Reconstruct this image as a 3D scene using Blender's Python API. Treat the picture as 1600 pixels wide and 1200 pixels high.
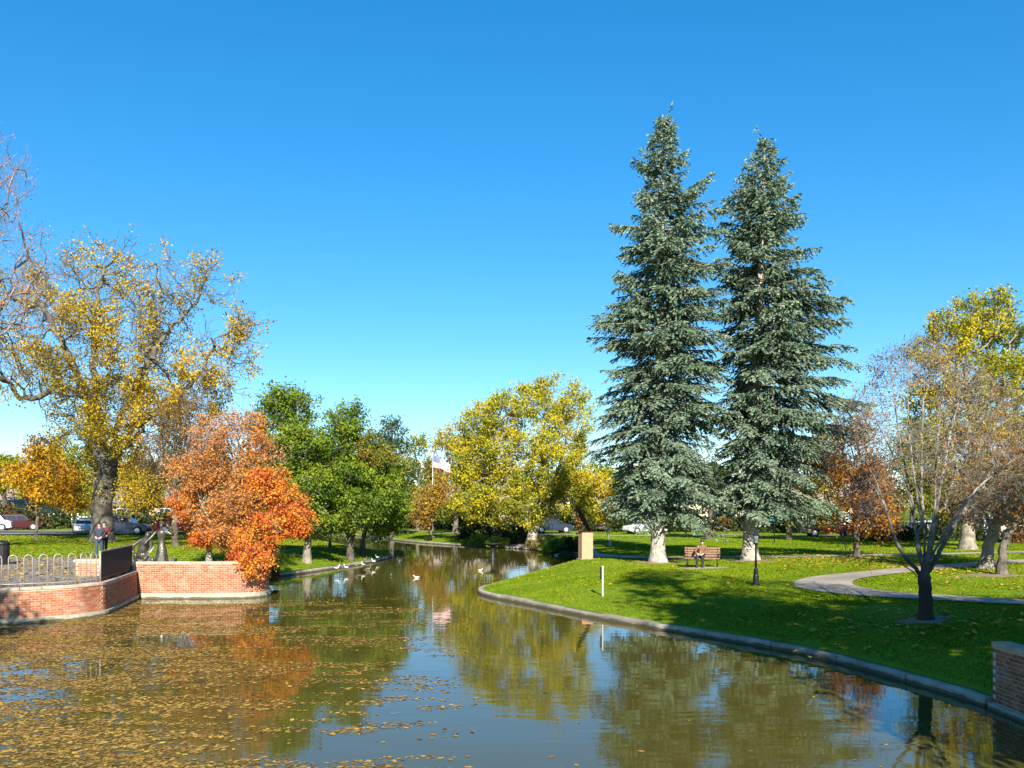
import bpy, math, random
import numpy as np
from mathutils import Vector, Matrix, geometry

for _o in list(bpy.data.objects):
    bpy.data.objects.remove(_o)
S = bpy.context.scene
COL = S.collection
PI = math.pi

# ------------------------------------------------------------------ camera
F, HZ, EYE = 1386.0, 790.0, 3.8          # focal length in photo pixels, horizon row, eye height above the water
cam = bpy.data.cameras.new('camera')
cam.sensor_fit = 'HORIZONTAL'
cam.sensor_width = 36.0
cam.lens = 36.0 * F / 1600.0
cam.shift_y = (HZ - 600.0) / 1600.0
cam.clip_start, cam.clip_end = 0.1, 4000.0
cam_o = bpy.data.objects.new('camera', cam)
cam_o.location = (0, 0, EYE)
cam_o.rotation_euler = (PI / 2, 0, 0)
COL.objects.link(cam_o)
S.camera = cam_o

# ------------------------------------------------------------------ sky, sun, exposure
SUN_EL = math.radians(30.0)
SUN_H = Vector((0.13, -1.0, 0.0)).normalized()
SUN = Vector((SUN_H.x * math.cos(SUN_EL), SUN_H.y * math.cos(SUN_EL), math.sin(SUN_EL)))
world = bpy.data.worlds.new('World')
S.world = world
world.use_nodes = True
wn, wl = world.node_tree.nodes, world.node_tree.links
wn.clear()
sky = wn.new('ShaderNodeTexSky')
sky.sky_type = 'NISHITA'
sky.sun_disc = False
sky.sun_elevation = SUN_EL
sky.sun_rotation = math.atan2(SUN_H.x, SUN_H.y)
sky.altitude = 2000.0
sky.air_density = 1.0
sky.dust_density = 0.0
sky.ozone_density = 3.0
hsv = wn.new('ShaderNodeHueSaturation')
gam = wn.new('ShaderNodeGamma')
gam.inputs['Gamma'].default_value = 0.75
hsv.inputs['Hue'].default_value = 0.497
hsv.inputs['Saturation'].default_value = 1.55
bg = wn.new('ShaderNodeBackground')
bg.inputs['Strength'].default_value = 0.130
wo = wn.new('ShaderNodeOutputWorld')
wl.new(sky.outputs[0], gam.inputs['Color'])
wl.new(gam.outputs[0], hsv.inputs['Color'])
wl.new(hsv.outputs[0], bg.inputs['Color'])
wl.new(bg.outputs[0], wo.inputs['Surface'])

sl = bpy.data.lights.new('sun', 'SUN')
sl.energy = 5.0
sl.angle = math.radians(0.53)
sl.color = (1.0, 0.93, 0.79)
slo = bpy.data.objects.new('sun', sl)
slo.rotation_euler = (-SUN).to_track_quat('-Z', 'Y').to_euler()
COL.objects.link(slo)

S.view_settings.view_transform = 'Standard'
S.view_settings.look = 'None'
S.view_settings.exposure = 1.3
S.view_settings.gamma = 1.0
S.view_settings.use_curve_mapping = False
S.cycles.max_bounces = 8
S.cycles.transparent_max_bounces = 8

# ------------------------------------------------------------------ helpers
def at(px, py, d):
    """world point seen at photo pixel (px, py) at depth d"""
    return np.array(((px - 800.0) / F * d, d, EYE - (py - HZ) / F * d))

def nrm(v):
    return v / np.maximum(np.linalg.norm(v, axis=-1, keepdims=True), 1e-9)

def link(o, parent=None):
    COL.objects.link(o)
    if parent is not None:
        o.parent = parent
    return o

def tag(o, label=None, cat=None, group=None, kind=None):
    if label: o['label'] = label
    if cat: o['category'] = cat
    if group: o['group'] = group
    if kind: o['kind'] = kind
    return o

def empty(name, loc=(0, 0, 0), rz=0.0):
    o = bpy.data.objects.new(name, None)
    o.empty_display_size = 0.3
    o.location = loc
    o.rotation_euler = (0, 0, rz)
    COL.objects.link(o)
    return o

def np_data(name, V, Q, mat, cols=None, smooth=False):
    """mesh data from an array of vertices and a list of index arrays (quads and/or triangles)"""
    if isinstance(Q, np.ndarray):
        Q = [Q]
    Q = [q for q in Q if len(q)]
    me = bpy.data.meshes.new(name)
    V = np.asarray(V, np.float32)
    me.vertices.add(len(V))
    me.vertices.foreach_set('co', V.ravel())
    nl = sum(q.size for q in Q)
    npoly = sum(len(q) for q in Q)
    me.loops.add(nl)
    me.loops.foreach_set('vertex_index', np.concatenate([q.ravel() for q in Q]).astype(np.int32))
    me.polygons.add(npoly)
    tot = np.concatenate([np.full(len(q), q.shape[1]) for q in Q])
    st = np.concatenate([[0], np.cumsum(tot)[:-1]])
    me.polygons.foreach_set('loop_start', st.astype(np.int32))
    me.polygons.foreach_set('loop_total', tot.astype(np.int32))
    if smooth:
        me.polygons.foreach_set('use_smooth', np.ones(npoly, bool))
    if cols is not None:
        a = me.color_attributes.new('col', 'FLOAT_COLOR', 'POINT')
        c4 = np.ones((len(V), 4), np.float32)
        c4[:, :3] = cols
        a.data.foreach_set('color', c4.ravel())
    me.update(calc_edges=True)
    me.validate()
    if mat is not None:
        me.materials.append(mat)
    return me

def np_obj(name, V, Q, mat, parent=None, cols=None, smooth=False):
    return link(bpy.data.objects.new(name, np_data(name, V, Q, mat, cols, smooth)), parent)

def catmull(pts, n=6, closed=False):
    pts = [np.array(p, float) for p in pts]
    out = []
    m = len(pts)
    for i in range(m if closed else m - 1):
        p0 = pts[(i - 1) % m] if closed or i > 0 else 2 * pts[0] - pts[1]
        p1, p2 = pts[i], pts[(i + 1) % m]
        p3 = pts[(i + 2) % m] if closed or i + 2 < m else 2 * pts[-1] - pts[-2]
        for k in range(n):
            t = k / n
            out.append(0.5 * (2 * p1 + (p2 - p0) * t + (2 * p0 - 5 * p1 + 4 * p2 - p3) * t * t + (3 * p1 - p0 - 3 * p2 + p3) * t ** 3))
    if not closed:
        out.append(pts[-1])
    return out

class MB:
    """collects shapes, built as one mesh"""
    def __init__(self):
        self.v, self.f, self.m = [], [], []
    def add(self, vs, fs, mi=0):
        b = len(self.v)
        self.v += [tuple(map(float, p)) for p in vs]
        self.f += [tuple(b + i for i in q) for q in fs]
        self.m += [mi] * len(fs)
        return self
    def box(self, c, s, rz=0.0, mi=0, taper=1.0):
        cx, cy, cz = c
        hx, hy, hz = s[0] / 2, s[1] / 2, s[2] / 2
        ca, sa = math.cos(rz), math.sin(rz)
        vs = []
        for dz in (-1, 1):
            k = taper if dz > 0 else 1.0
            for dx, dy in ((-1, -1), (1, -1), (1, 1), (-1, 1)):
                x, y = dx * hx * k, dy * hy * k
                vs.append((cx + x * ca - y * sa, cy + x * sa + y * ca, cz + dz * hz))
        return self.add(vs, [(3, 2, 1, 0), (4, 5, 6, 7), (0, 1, 5, 4), (1, 2, 6, 5), (2, 3, 7, 6), (3, 0, 4, 7)], mi)
    def tube(self, pts, r, k=8, cap=True, mi=0):
        pts = [np.array(p, float) for p in pts]
        n = len(pts)
        rs = r if hasattr(r, '__len__') else [r] * n
        vs = []
        u = None
        for i in range(n):
            d = nrm(pts[min(i + 1, n - 1)] - pts[max(i - 1, 0)])
            if u is None:
                a = np.array((0, 0, 1.0)) if abs(d[2]) < 0.9 else np.array((1.0, 0, 0))
                u = nrm(np.cross(d, a))
            else:
                u = nrm(u - d * np.dot(u, d))
            w = np.cross(d, u)
            for j in range(k):
                t = 2 * PI * j / k
                vs.append(pts[i] + rs[i] * (u * math.cos(t) + w * math.sin(t)))
        fs = []
        for i in range(n - 1):
            for j in range(k):
                fs.append((i * k + j, i * k + (j + 1) % k, (i + 1) * k + (j + 1) % k, (i + 1) * k + j))
        if cap:
            fs.append(tuple(range(k - 1, -1, -1)))
            fs.append(tuple((n - 1) * k + j for j in range(k)))
        return self.add(vs, fs, mi)
    def lathe(self, prof, c=(0, 0, 0), k=16, mi=0, sq=False):
        vs, fs = [], []
        n = len(prof)
        for r, z in prof:
            for j in range(k):
                t = 2 * PI * j / k
                vs.append((c[0] + r * math.cos(t), c[1] + r * math.sin(t), c[2] + z))
        for i in range(n - 1):
            for j in range(k):
                fs.append((i * k + j, i * k + (j + 1) % k, (i + 1) * k + (j + 1) % k, (i + 1) * k + j))
        fs.append(tuple(range(k - 1, -1, -1)))
        fs.append(tuple((n - 1) * k + j for j in range(k)))
        return self.add(vs, fs, mi)
    def ell(self, c, r, k=10, n=6, mi=0):
        prof = [(max(1e-3, math.sin(PI * i / n)), -math.cos(PI * i / n)) for i in range(n + 1)]
        vs, fs = [], []
        for q, z in prof:
            for j in range(k):
                t = 2 * PI * j / k
                vs.append((c[0] + r[0] * q * math.cos(t), c[1] + r[1] * q * math.sin(t), c[2] + r[2] * z))
        for i in range(n):
            for j in range(k):
                fs.append((i * k + j, i * k + (j + 1) % k, (i + 1) * k + (j + 1) % k, (i + 1) * k + j))
        return self.add(vs, fs, mi)
    def slab(self, A, B, mi=0):
        """prism between two equal-length vertex loops"""
        n = len(A)
        fs = [tuple(range(n - 1, -1, -1)), tuple(range(n, 2 * n))]
        for i in range(n):
            j = (i + 1) % n
            fs.append((i, j, n + j, n + i))
        return self.add(list(A) + list(B), fs, mi)
    def data(self, name, mats, smooth=False):
        me = bpy.data.meshes.new(name)
        me.from_pydata(self.v, [], self.f)
        for m in (mats if isinstance(mats, (list, tuple)) else [mats]):
            me.materials.append(m)
        me.polygons.foreach_set('material_index', self.m)
        if smooth:
            me.polygons.foreach_set('use_smooth', [True] * len(self.f))
        me.update()
        return me
    def build(self, name, mats, parent=None, smooth=False, bevel=0.0):
        o = link(bpy.data.objects.new(name, self.data(name, mats, smooth)), parent)
        if bevel:
            b = o.modifiers.new('bevel', 'BEVEL')
            b.width = bevel
            b.segments = 2
            b.limit_method = 'ANGLE'
        return o

def copy_tree(o, parent=None):
    c = o.copy()
    COL.objects.link(c)
    c.parent = parent
    for ch in list(o.children):
        copy_tree(ch, c)
    return c

# ------------------------------------------------------------------ materials
def mat(name, col, rough=0.7, var=0.25, scale=4.0, bump=0.0, bscale=30.0, metal=0.0, spec=0.4, col2=None, coat=0.0, detail=6.0):
    m = bpy.data.materials.new(name)
    m.use_nodes = True
    n, l = m.node_tree.nodes, m.node_tree.links
    b = n['Principled BSDF']
    b.inputs['Roughness'].default_value = rough
    b.inputs['Metallic'].default_value = metal
    b.inputs['Specular IOR Level'].default_value = spec
    b.inputs['Coat Weight'].default_value = coat
    tc = n.new('ShaderNodeTexCoord')
    nz = n.new('ShaderNodeTexNoise')
    nz.inputs['Scale'].default_value = scale
    nz.inputs['Detail'].default_value = detail
    nz.inputs['Roughness'].default_value = 0.65
    l.new(tc.outputs['Object'], nz.inputs['Vector'])
    rp = n.new('ShaderNodeValToRGB')
    rp.color_ramp.elements[0].position = 0.3
    rp.color_ramp.elements[1].position = 0.7
    c = np.array(col, float)
    lo = c * (1 - var)
    hi = np.array(col2, float) if col2 is not None else np.minimum(c * (1 + var), 1.0)
    rp.color_ramp.elements[0].color = (*lo, 1)
    rp.color_ramp.elements[1].color = (*hi, 1)
    l.new(nz.outputs['Fac'], rp.inputs['Fac'])
    l.new(rp.outputs['Color'], b.inputs['Base Color'])
    if bump:
        nb = n.new('ShaderNodeTexNoise')
        nb.inputs['Scale'].default_value = bscale
        nb.inputs['Detail'].default_value = 5.0
        l.new(tc.outputs['Object'], nb.inputs['Vector'])
        bp = n.new('ShaderNodeBump')
        bp.inputs['Strength'].default_value = bump
        bp.inputs['Distance'].default_value = 0.05
        l.new(nb.outputs['Fac'], bp.inputs['Height'])
        l.new(bp.outputs['Normal'], b.inputs['Normal'])
    return m

def mat_leaf(name, trans=0.35, rough=0.6, spec=0.25):
    m = bpy.data.materials.new(name)
    m.use_nodes = True
    n, l = m.node_tree.nodes, m.node_tree.links
    b = n['Principled BSDF']
    b.inputs['Roughness'].default_value = rough
    b.inputs['Specular IOR Level'].default_value = spec
    at_ = n.new('ShaderNodeAttribute')
    at_.attribute_name = 'col'
    l.new(at_.outputs['Color'], b.inputs['Base Color'])
    if trans:
        t = n.new('ShaderNodeBsdfTranslucent')
        l.new(at_.outputs['Color'], t.inputs['Color'])
        mx = n.new('ShaderNodeMixShader')
        mx.inputs[0].default_value = trans
        l.new(b.outputs[0], mx.inputs[1])
        l.new(t.outputs[0], mx.inputs[2])
        l.new(mx.outputs[0], n['Material Output'].inputs['Surface'])
    return m

def mat_bark(name, col, col2, scale=3.0, bump=0.6):
    m = mat(name, col, 0.9, 0.35, scale, 0, 20, spec=0.15, col2=col2)
    n, l = m.node_tree.nodes, m.node_tree.links
    b = n['Principled BSDF']
    tc = n.new('ShaderNodeTexCoord')
    mp = n.new('ShaderNodeMapping')
    mp.inputs['Scale'].default_value = (9, 9, 1.6)
    l.new(tc.outputs['Object'], mp.inputs['Vector'])
    v = n.new('ShaderNodeTexNoise')
    v.inputs['Scale'].default_value = 1.6
    v.inputs['Detail'].default_value = 6
    l.new(mp.outputs[0], v.inputs['Vector'])
    bp = n.new('ShaderNodeBump')
    bp.inputs['Strength'].default_value = bump
    bp.inputs['Distance'].default_value = 0.12
    l.new(v.outputs['Fac'], bp.inputs['Height'])
    l.new(bp.outputs[0], b.inputs['Normal'])
    return m

M = {}
M['leaf'] = mat_leaf('leaf')
M['needle'] = mat_leaf('needle', 0.12, 0.65, 0.3)
M['leaf_flat'] = mat_leaf('fallen_leaf', 0.0, 0.7, 0.2)
M['grassblade'] = mat_leaf('grass_blade', 0.3, 0.7, 0.05)
M['bark_oak'] = mat_bark('bark_oak', (0.065, 0.054, 0.042), (0.20, 0.175, 0.14))
M['bark_dark'] = mat_bark('bark_dark', (0.065, 0.052, 0.042), (0.15, 0.125, 0.10))
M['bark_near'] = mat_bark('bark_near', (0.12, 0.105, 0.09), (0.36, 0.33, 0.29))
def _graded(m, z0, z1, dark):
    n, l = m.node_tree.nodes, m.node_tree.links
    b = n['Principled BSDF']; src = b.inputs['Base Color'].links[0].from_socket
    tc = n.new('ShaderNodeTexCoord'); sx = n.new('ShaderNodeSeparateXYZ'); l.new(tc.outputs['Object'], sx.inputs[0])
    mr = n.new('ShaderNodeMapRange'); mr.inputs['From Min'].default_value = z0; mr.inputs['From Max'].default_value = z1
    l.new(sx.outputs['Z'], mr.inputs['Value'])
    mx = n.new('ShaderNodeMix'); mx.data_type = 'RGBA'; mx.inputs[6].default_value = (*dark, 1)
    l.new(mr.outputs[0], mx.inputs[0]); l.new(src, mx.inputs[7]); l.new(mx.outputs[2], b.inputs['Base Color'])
_graded(M['bark_near'], 0.9, 2.6, (0.045, 0.036, 0.03))    # shade on the stem painted into the bark, silvery young limbs above
M['bark_trunk'] = mat_bark('bark_trunk', (0.15, 0.125, 0.095), (0.34, 0.30, 0.235))
M['bark_grey'] = mat_bark('bark_grey', (0.24, 0.215, 0.175), (0.46, 0.42, 0.36))
M['bark_pale'] = mat_bark('bark_pale', (0.33, 0.29, 0.22), (0.58, 0.52, 0.42))
M['bark_purple'] = mat_bark('bark_purple', (0.16, 0.12, 0.12), (0.34, 0.26, 0.27))
M['concrete'] = mat('concrete', (0.30, 0.265, 0.205), 0.85, 0.4, 1.3, 0.3, 40)
M['plinth'] = mat('plinth_concrete', (0.36, 0.33, 0.25), 0.85, 0.3, 2.2, 0.25, 30)
M['path'] = mat('path_concrete', (0.28, 0.235, 0.19), 0.9, 0.34, 0.7, 0.15, 60)
M['asphalt'] = mat('asphalt', (0.075, 0.075, 0.08), 0.9, 0.25, 0.5, 0.2, 80)
M['mortar'] = mat('mortar', (0.50, 0.42, 0.34), 0.95, 0.2, 6)
M['coping'] = mat('coping', (0.46, 0.33, 0.24), 0.85, 0.22, 3, 0.2, 30)
M['steel'] = mat('railing_steel', (0.33, 0.31, 0.30), 0.45, 0.15, 8, metal=0.3)
M['darksteel'] = mat('dark_railing_steel', (0.045, 0.038, 0.042), 0.5, 0.2, 8, metal=0.2)
M['black'] = mat('black_iron', (0.018, 0.018, 0.02), 0.5, 0.25, 6, metal=0.3)
M['bronze'] = mat('bronze', (0.05, 0.042, 0.036), 0.36, 0.5, 5, 0.2, 20, metal=0.55, col2=(0.17, 0.155, 0.125))
M['sandstone'] = mat('sandstone', (0.46, 0.25, 0.15), 0.85, 0.1, 3, 0.2, 40)
M['white'] = mat('white_paint', (0.78, 0.78, 0.76), 0.5, 0.06, 3)
M['cream'] = mat('cream_wall', (0.66, 0.58, 0.42), 0.85, 0.08, 1.2)
M['tan'] = mat('tan_wall', (0.44, 0.35, 0.27), 0.85, 0.1, 1.2)
M['brickwall'] = mat('house_brick', (0.36, 0.17, 0.11), 0.9, 0.2, 2)
M['roof'] = mat('roof_shingle', (0.24, 0.18, 0.15), 0.9, 0.25, 1.5, 0.4, 8)
M['roof_grey'] = mat('roof_shingle_grey', (0.16, 0.15, 0.15), 0.9, 0.25, 1.5, 0.4, 8)
M['glass'] = mat('window_glass', (0.03, 0.035, 0.045), 0.06, 0.2, 2, spec=0.6)
M['wood'] = mat('bench_wood', (0.22, 0.125, 0.07), 0.7, 0.3, 9, 0.2, 25)
M['rubber'] = mat('tyre_rubber', (0.02, 0.02, 0.02), 0.85, 0.2, 6)
M['rim'] = mat('wheel_rim', (0.62, 0.62, 0.63), 0.3, 0.08, 6, metal=0.6)
M['lamp_clear'] = mat('lamp_lens', (0.72, 0.72, 0.70), 0.15, 0.05, 6)
M['lamp_red'] = mat('rear_lens', (0.40, 0.02, 0.02), 0.2, 0.1, 6)
M['lantern'] = mat('lantern_glass', (0.36, 0.38, 0.40), 0.15, 0.1, 6)
M['skin'] = mat('skin', (0.52, 0.33, 0.24), 0.6, 0.06, 10)
M['hair'] = mat('dark_hair', (0.02, 0.016, 0.014), 0.6, 0.2, 30)
M['denim'] = mat('denim', (0.035, 0.05, 0.10), 0.85, 0.2, 20)
M['soil'] = mat('soil', (0.20, 0.145, 0.095), 0.95, 0.35, 2.5, 0.5, 12)
M['gravel'] = mat('shore_gravel', (0.46, 0.36, 0.28), 0.95, 0.3, 6, 0.5, 12)
M['rock'] = mat('rock', (0.40, 0.34, 0.28), 0.9, 0.35, 3, 0.5, 10)
M['teal'] = mat('teal_enamel', (0.0, 0.22, 0.34), 0.45, 0.1, 6)
def paint(name, c):
    return mat(name, c, 0.28, 0.05, 2, coat=0.25, metal=0.1)

def waterline(m, z1):
    n, l = m.node_tree.nodes, m.node_tree.links
    b = n['Principled BSDF']
    src = b.inputs['Base Color'].links[0].from_socket
    ge = n.new('ShaderNodeNewGeometry'); sx = n.new('ShaderNodeSeparateXYZ')
    nz = n.new('ShaderNodeTexNoise'); nz.inputs['Scale'].default_value = 2.5; nz.inputs['Detail'].default_value = 5
    l.new(ge.outputs['Position'], sx.inputs[0]); l.new(ge.outputs['Position'], nz.inputs['Vector'])
    ma = n.new('ShaderNodeMath'); ma.operation = 'MULTIPLY_ADD'; ma.inputs[1].default_value = 0.14
    l.new(nz.outputs['Fac'], ma.inputs[0]); l.new(sx.outputs['Z'], ma.inputs[2])
    mr = n.new('ShaderNodeMapRange'); mr.inputs['From Min'].default_value = z1 + 0.07; mr.inputs['From Max'].default_value = z1 + 0.11
    mr.inputs['To Min'].default_value = 0.85; mr.inputs['To Max'].default_value = 0.0
    l.new(ma.outputs[0], mr.inputs['Value'])
    mx = n.new('ShaderNodeMix'); mx.data_type = 'RGBA'
    l.new(mr.outputs[0], mx.inputs[0]); l.new(src, mx.inputs[6]); mx.inputs[7].default_value = (0.045, 0.042, 0.022, 1)
    l.new(mx.outputs[2], b.inputs['Base Color'])
def per_stone(m, lo=0.72, hi=1.18):
    n, l = m.node_tree.nodes, m.node_tree.links
    b = n['Principled BSDF']; src = b.inputs['Base Color'].links[0].from_socket
    oi = n.new('ShaderNodeObjectInfo'); mr = n.new('ShaderNodeMapRange')
    mr.inputs['To Min'].default_value = lo; mr.inputs['To Max'].default_value = hi
    l.new(oi.outputs['Random'], mr.inputs['Value'])
    mx = n.new('ShaderNodeVectorMath'); mx.operation = 'SCALE'
    l.new(src, mx.inputs[0]); l.new(mr.outputs[0], mx.inputs['Scale']); l.new(mx.outputs[0], b.inputs['Base Color'])
per_stone(M['concrete']); per_stone(M['coping'])
waterline(M['concrete'], 0.05)
waterline(M['plinth'], 0.045)

# lawn
def mat_grass():
    m = bpy.data.materials.new('lawn_grass')
    m.use_nodes = True
    n, l = m.node_tree.nodes, m.node_tree.links
    b = n['Principled BSDF']
    b.inputs['Roughness'].default_value = 0.85
    b.inputs['Specular IOR Level'].default_value = 0.12
    tc = n.new('ShaderNodeTexCoord')
    def noise(s, d=4.0, r=0.6):
        z = n.new('ShaderNodeTexNoise')
        z.inputs['Scale'].default_value = s
        z.inputs['Detail'].default_value = d
        z.inputs['Roughness'].default_value = r
        l.new(tc.outputs['Object'], z.inputs['Vector'])
        return z
    a, bb, c = noise(0.16), noise(1.4, 6, 0.7), noise(14.0, 6, 0.75)
    r1 = n.new('ShaderNodeValToRGB')
    e = r1.color_ramp.elements
    e[0].position, e[0].color = 0.32, (0.090, 0.155, 0.006, 1)
    e[1].position, e[1].color = 0.68, (0.155, 0.215, 0.010, 1)
    l.new(a.outputs['Fac'], r1.inputs['Fac'])
    r2 = n.new('ShaderNodeValToRGB')
    e = r2.color_ramp.elements
    e[0].position, e[0].color = 0.30, (0.75, 0.78, 0.7, 1)
    e[1].position, e[1].color = 0.72, (1.25, 1.2, 1.1, 1)
    l.new(bb.outputs['Fac'], r2.inputs['Fac'])
    r3 = n.new('ShaderNodeValToRGB')
    e = r3.color_ramp.elements
    e[0].position, e[0].color = 0.28, (0.7, 0.7, 0.7, 1)
    e[1].position, e[1].color = 0.70, (1.3, 1.3, 1.2, 1)
    l.new(c.outputs['Fac'], r3.inputs['Fac'])
    m1 = n.new('ShaderNodeMix'); m1.data_type = 'RGBA'; m1.blend_type = 'MULTIPLY'; m1.inputs[0].default_value = 0.8
    m2 = n.new('ShaderNodeMix'); m2.data_type = 'RGBA'; m2.blend_type = 'MULTIPLY'; m2.inputs[0].default_value = 0.8
    l.new(r1.outputs[0], m1.inputs[6]); l.new(r2.outputs[0], m1.inputs[7])
    l.new(m1.outputs[2], m2.inputs[6]); l.new(r3.outputs[0], m2.inputs[7])
    l.new(m2.outputs[2], b.inputs['Base Color'])
    nb = noise(22.0, 5, 0.7)
    bp = n.new('ShaderNodeBump')
    bp.inputs['Strength'].default_value = 0.5
    bp.inputs['Distance'].default_value = 0.06
    l.new(nb.outputs['Fac'], bp.inputs['Height'])
    l.new(bp.outputs[0], b.inputs['Normal'])
    return m
M['grass'] = mat_grass()

def mat_water():
    m = bpy.data.materials.new('pond_water')
    m.use_nodes = True
    n, l = m.node_tree.nodes, m.node_tree.links
    b = n['Principled BSDF']
    b.inputs['Base Color'].default_value = (0.066, 0.058, 0.011, 1)
    b.inputs['Roughness'].default_value = 0.025
    b.inputs['IOR'].default_value = 1.33
    b.inputs['Specular IOR Level'].default_value = 0.62
    tc = n.new('ShaderNodeTexCoord')
    def wave(sx, sy, det):
        mp = n.new('ShaderNodeMapping')
        mp.inputs['Scale'].default_value = (sx, sy, 1)
        l.new(tc.outputs['Object'], mp.inputs['Vector'])
        z = n.new('ShaderNodeTexNoise')
        z.inputs['Scale'].default_value = 1.0
        z.inputs['Detail'].default_value = det
        l.new(mp.outputs[0], z.inputs['Vector'])
        return z
    w1, w2, w3 = wave(0.35, 1.1, 2), wave(1.6, 4.5, 3), wave(0.05, 0.09, 2)
    ad = n.new('ShaderNodeMath'); ad.operation = 'MULTIPLY_ADD'
    ad.inputs[1].default_value = 0.22
    l.new(w2.outputs['Fac'], ad.inputs[0]); l.new(w1.outputs['Fac'], ad.inputs[2])
    rp = n.new('ShaderNodeMapRange')            # breezy and calm patches
    rp.inputs['From Min'].default_value = 0.35; rp.inputs['From Max'].default_value = 0.65
    rp.inputs['To Min'].default_value = 0.25; rp.inputs['To Max'].default_value = 1.0
    l.new(w3.outputs['Fac'], rp.inputs['Value'])
    mu = n.new('ShaderNodeMath'); mu.operation = 'MULTIPLY'
    l.new(ad.outputs[0], mu.inputs[0]); l.new(rp.outputs[0], mu.inputs[1])
    bp = n.new('ShaderNodeBump')
    bp.inputs['Strength'].default_value = 0.17
    bp.inputs['Distance'].default_value = 0.05
    l.new(mu.outputs[0], bp.inputs['Height'])
    l.new(bp.outputs[0], b.inputs['Normal'])
    return m
M['water'] = mat_water()

def mat_brick(name, single):
    m = bpy.data.materials.new(name)
    m.use_nodes = True
    n, l = m.node_tree.nodes, m.node_tree.links
    b = n['Principled BSDF']
    b.inputs['Roughness'].default_value = 0.88
    b.inputs['Specular IOR Level'].default_value = 0.2
    rp = n.new('ShaderNodeValToRGB')
    e = rp.color_ramp.elements
    e[0].position, e[0].color = 0.0, (0.26, 0.085, 0.045, 1)
    e[1].position, e[1].color = 1.0, (0.42, 0.185, 0.10, 1)
    e2 = rp.color_ramp.elements.new(0.5); e2.color = (0.36, 0.125, 0.06, 1)
    if single:
        oi = n.new('ShaderNodeObjectInfo')
        l.new(oi.outputs['Random'], rp.inputs['Fac'])
    else:
        a_ = n.new('ShaderNodeAttribute'); a_.attribute_name = 'col'
        l.new(a_.outputs['Fac'], rp.inputs['Fac'])
    # lime bloom in the lower courses
    ge = n.new('ShaderNodeNewGeometry')
    nz = n.new('ShaderNodeTexNoise'); nz.inputs['Scale'].default_value = 1.1; nz.inputs['Detail'].default_value = 6
    nz.inputs['Roughness'].default_value = 0.7
    l.new(ge.outputs['Position'], nz.inputs['Vector'])
    r2 = n.new('ShaderNodeMapRange')
    r2.inputs['From Min'].default_value = 0.50; r2.inputs['From Max'].default_value = 0.72
    r2.inputs['To Min'].default_value = 0.0; r2.inputs['To Max'].default_value = 0.6
    l.new(nz.outputs['Fac'], r2.inputs['Value'])
    mx = n.new('ShaderNodeMix'); mx.data_type = 'RGBA'
    l.new(r2.outputs[0], mx.inputs[0]); l.new(rp.outputs[0], mx.inputs[6])
    mx.inputs[7].default_value = (0.48, 0.38, 0.29, 1)
    l.new(mx.outputs[2], b.inputs['Base Color'])
    return m
M['brick'] = mat_brick('brick', True)
M['brick_mass'] = mat_brick('brick_courses', False)

# ------------------------------------------------------------------ plan of the pond
kerb_right = catmull([(8.98, 16.75), (8.75, 18.2), (7.7, 22), (6.85, 23.7), (5.56, 25.7), (3.0, 29.6), (0.5, 34.2), (-0.95, 36.9), (-1.45, 39.0),
                      (-0.9, 41.6), (0.7, 47), (2.8, 54.5), (4.7, 61), (5.6, 65.5), (4.9, 70), (2.2, 75.5), (-1.6, 80.5), (-6.1, 85.5),
                      (-10.9, 93), (-14.9, 102), (-20, 112), (-27, 119), (-31, 114), (-26, 103), (-19.5, 91), (-14.5, 80), (-10.8, 72),
                      (-9.0, 66.5), (-9.2, 60.5), (-10.3, 54.9), (-11.6, 50), (-12.7, 46.4), (-12.6, 43.2), (-11.6, 40.6)], 5)
wall2_line = catmull([(-11.4, 40.2), (-10.75, 38.9), (-10.35, 37.7), (-10.6, 36.75), (-11.4, 36.4), (-13.2, 36.3), (-15.5, 36.25)], 5)
wall1_line = [np.array(p) for p in ((-15.30, 36.15), (-14.92, 34.4), (-14.53, 32.6))] + catmull([(-14.15, 30.8), (-14.75, 29.5), (-16.4, 28.45), (-19, 27.9), (-22, 27.6)], 6)
near_left = [np.array(p, float) for p in ((-21.0, 23), (-14.0, 19), (-11.6, 12), (-11, -16))]
near_right = [np.array(p, float) for p in ((9.6, -16), (9.4, 0), (9.2, 10), (9.0, 16.6))]
POND = np.array([p[:2] for p in kerb_right + wall2_line + wall1_line + near_left + near_right])

def sdist(pts):
    """distance to the shoreline, positive on land"""
    pts = np.asarray(pts, float)
    out = np.empty(len(pts))
    A, B = POND, np.roll(POND, -1, 0)
    AB = B - A
    L2 = (AB ** 2).sum(1)
    for s in range(0, len(pts), 4000):
        p = pts[s:s + 4000]
        ap = p[:, None, :] - A[None]
        t = np.clip((ap * AB).sum(2) / L2, 0, 1)
        d = np.sqrt(((ap - t[..., None] * AB) ** 2).sum(2)).min(1)
        cond = (A[None, :, 1] > p[:, None, 1]) != (B[None, :, 1] > p[:, None, 1])
        xi = A[:, 0] + (p[:, None, 1] - A[:, 1]) * AB[:, 0] / np.where(np.abs(AB[:, 1]) < 1e-9, 1e-9, AB[:, 1])
        ins = (cond & (p[:, None, 0] < xi)).sum(1) % 2 == 1
        out[s:s + 4000] = np.where(ins, -d, d)
    return out

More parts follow.
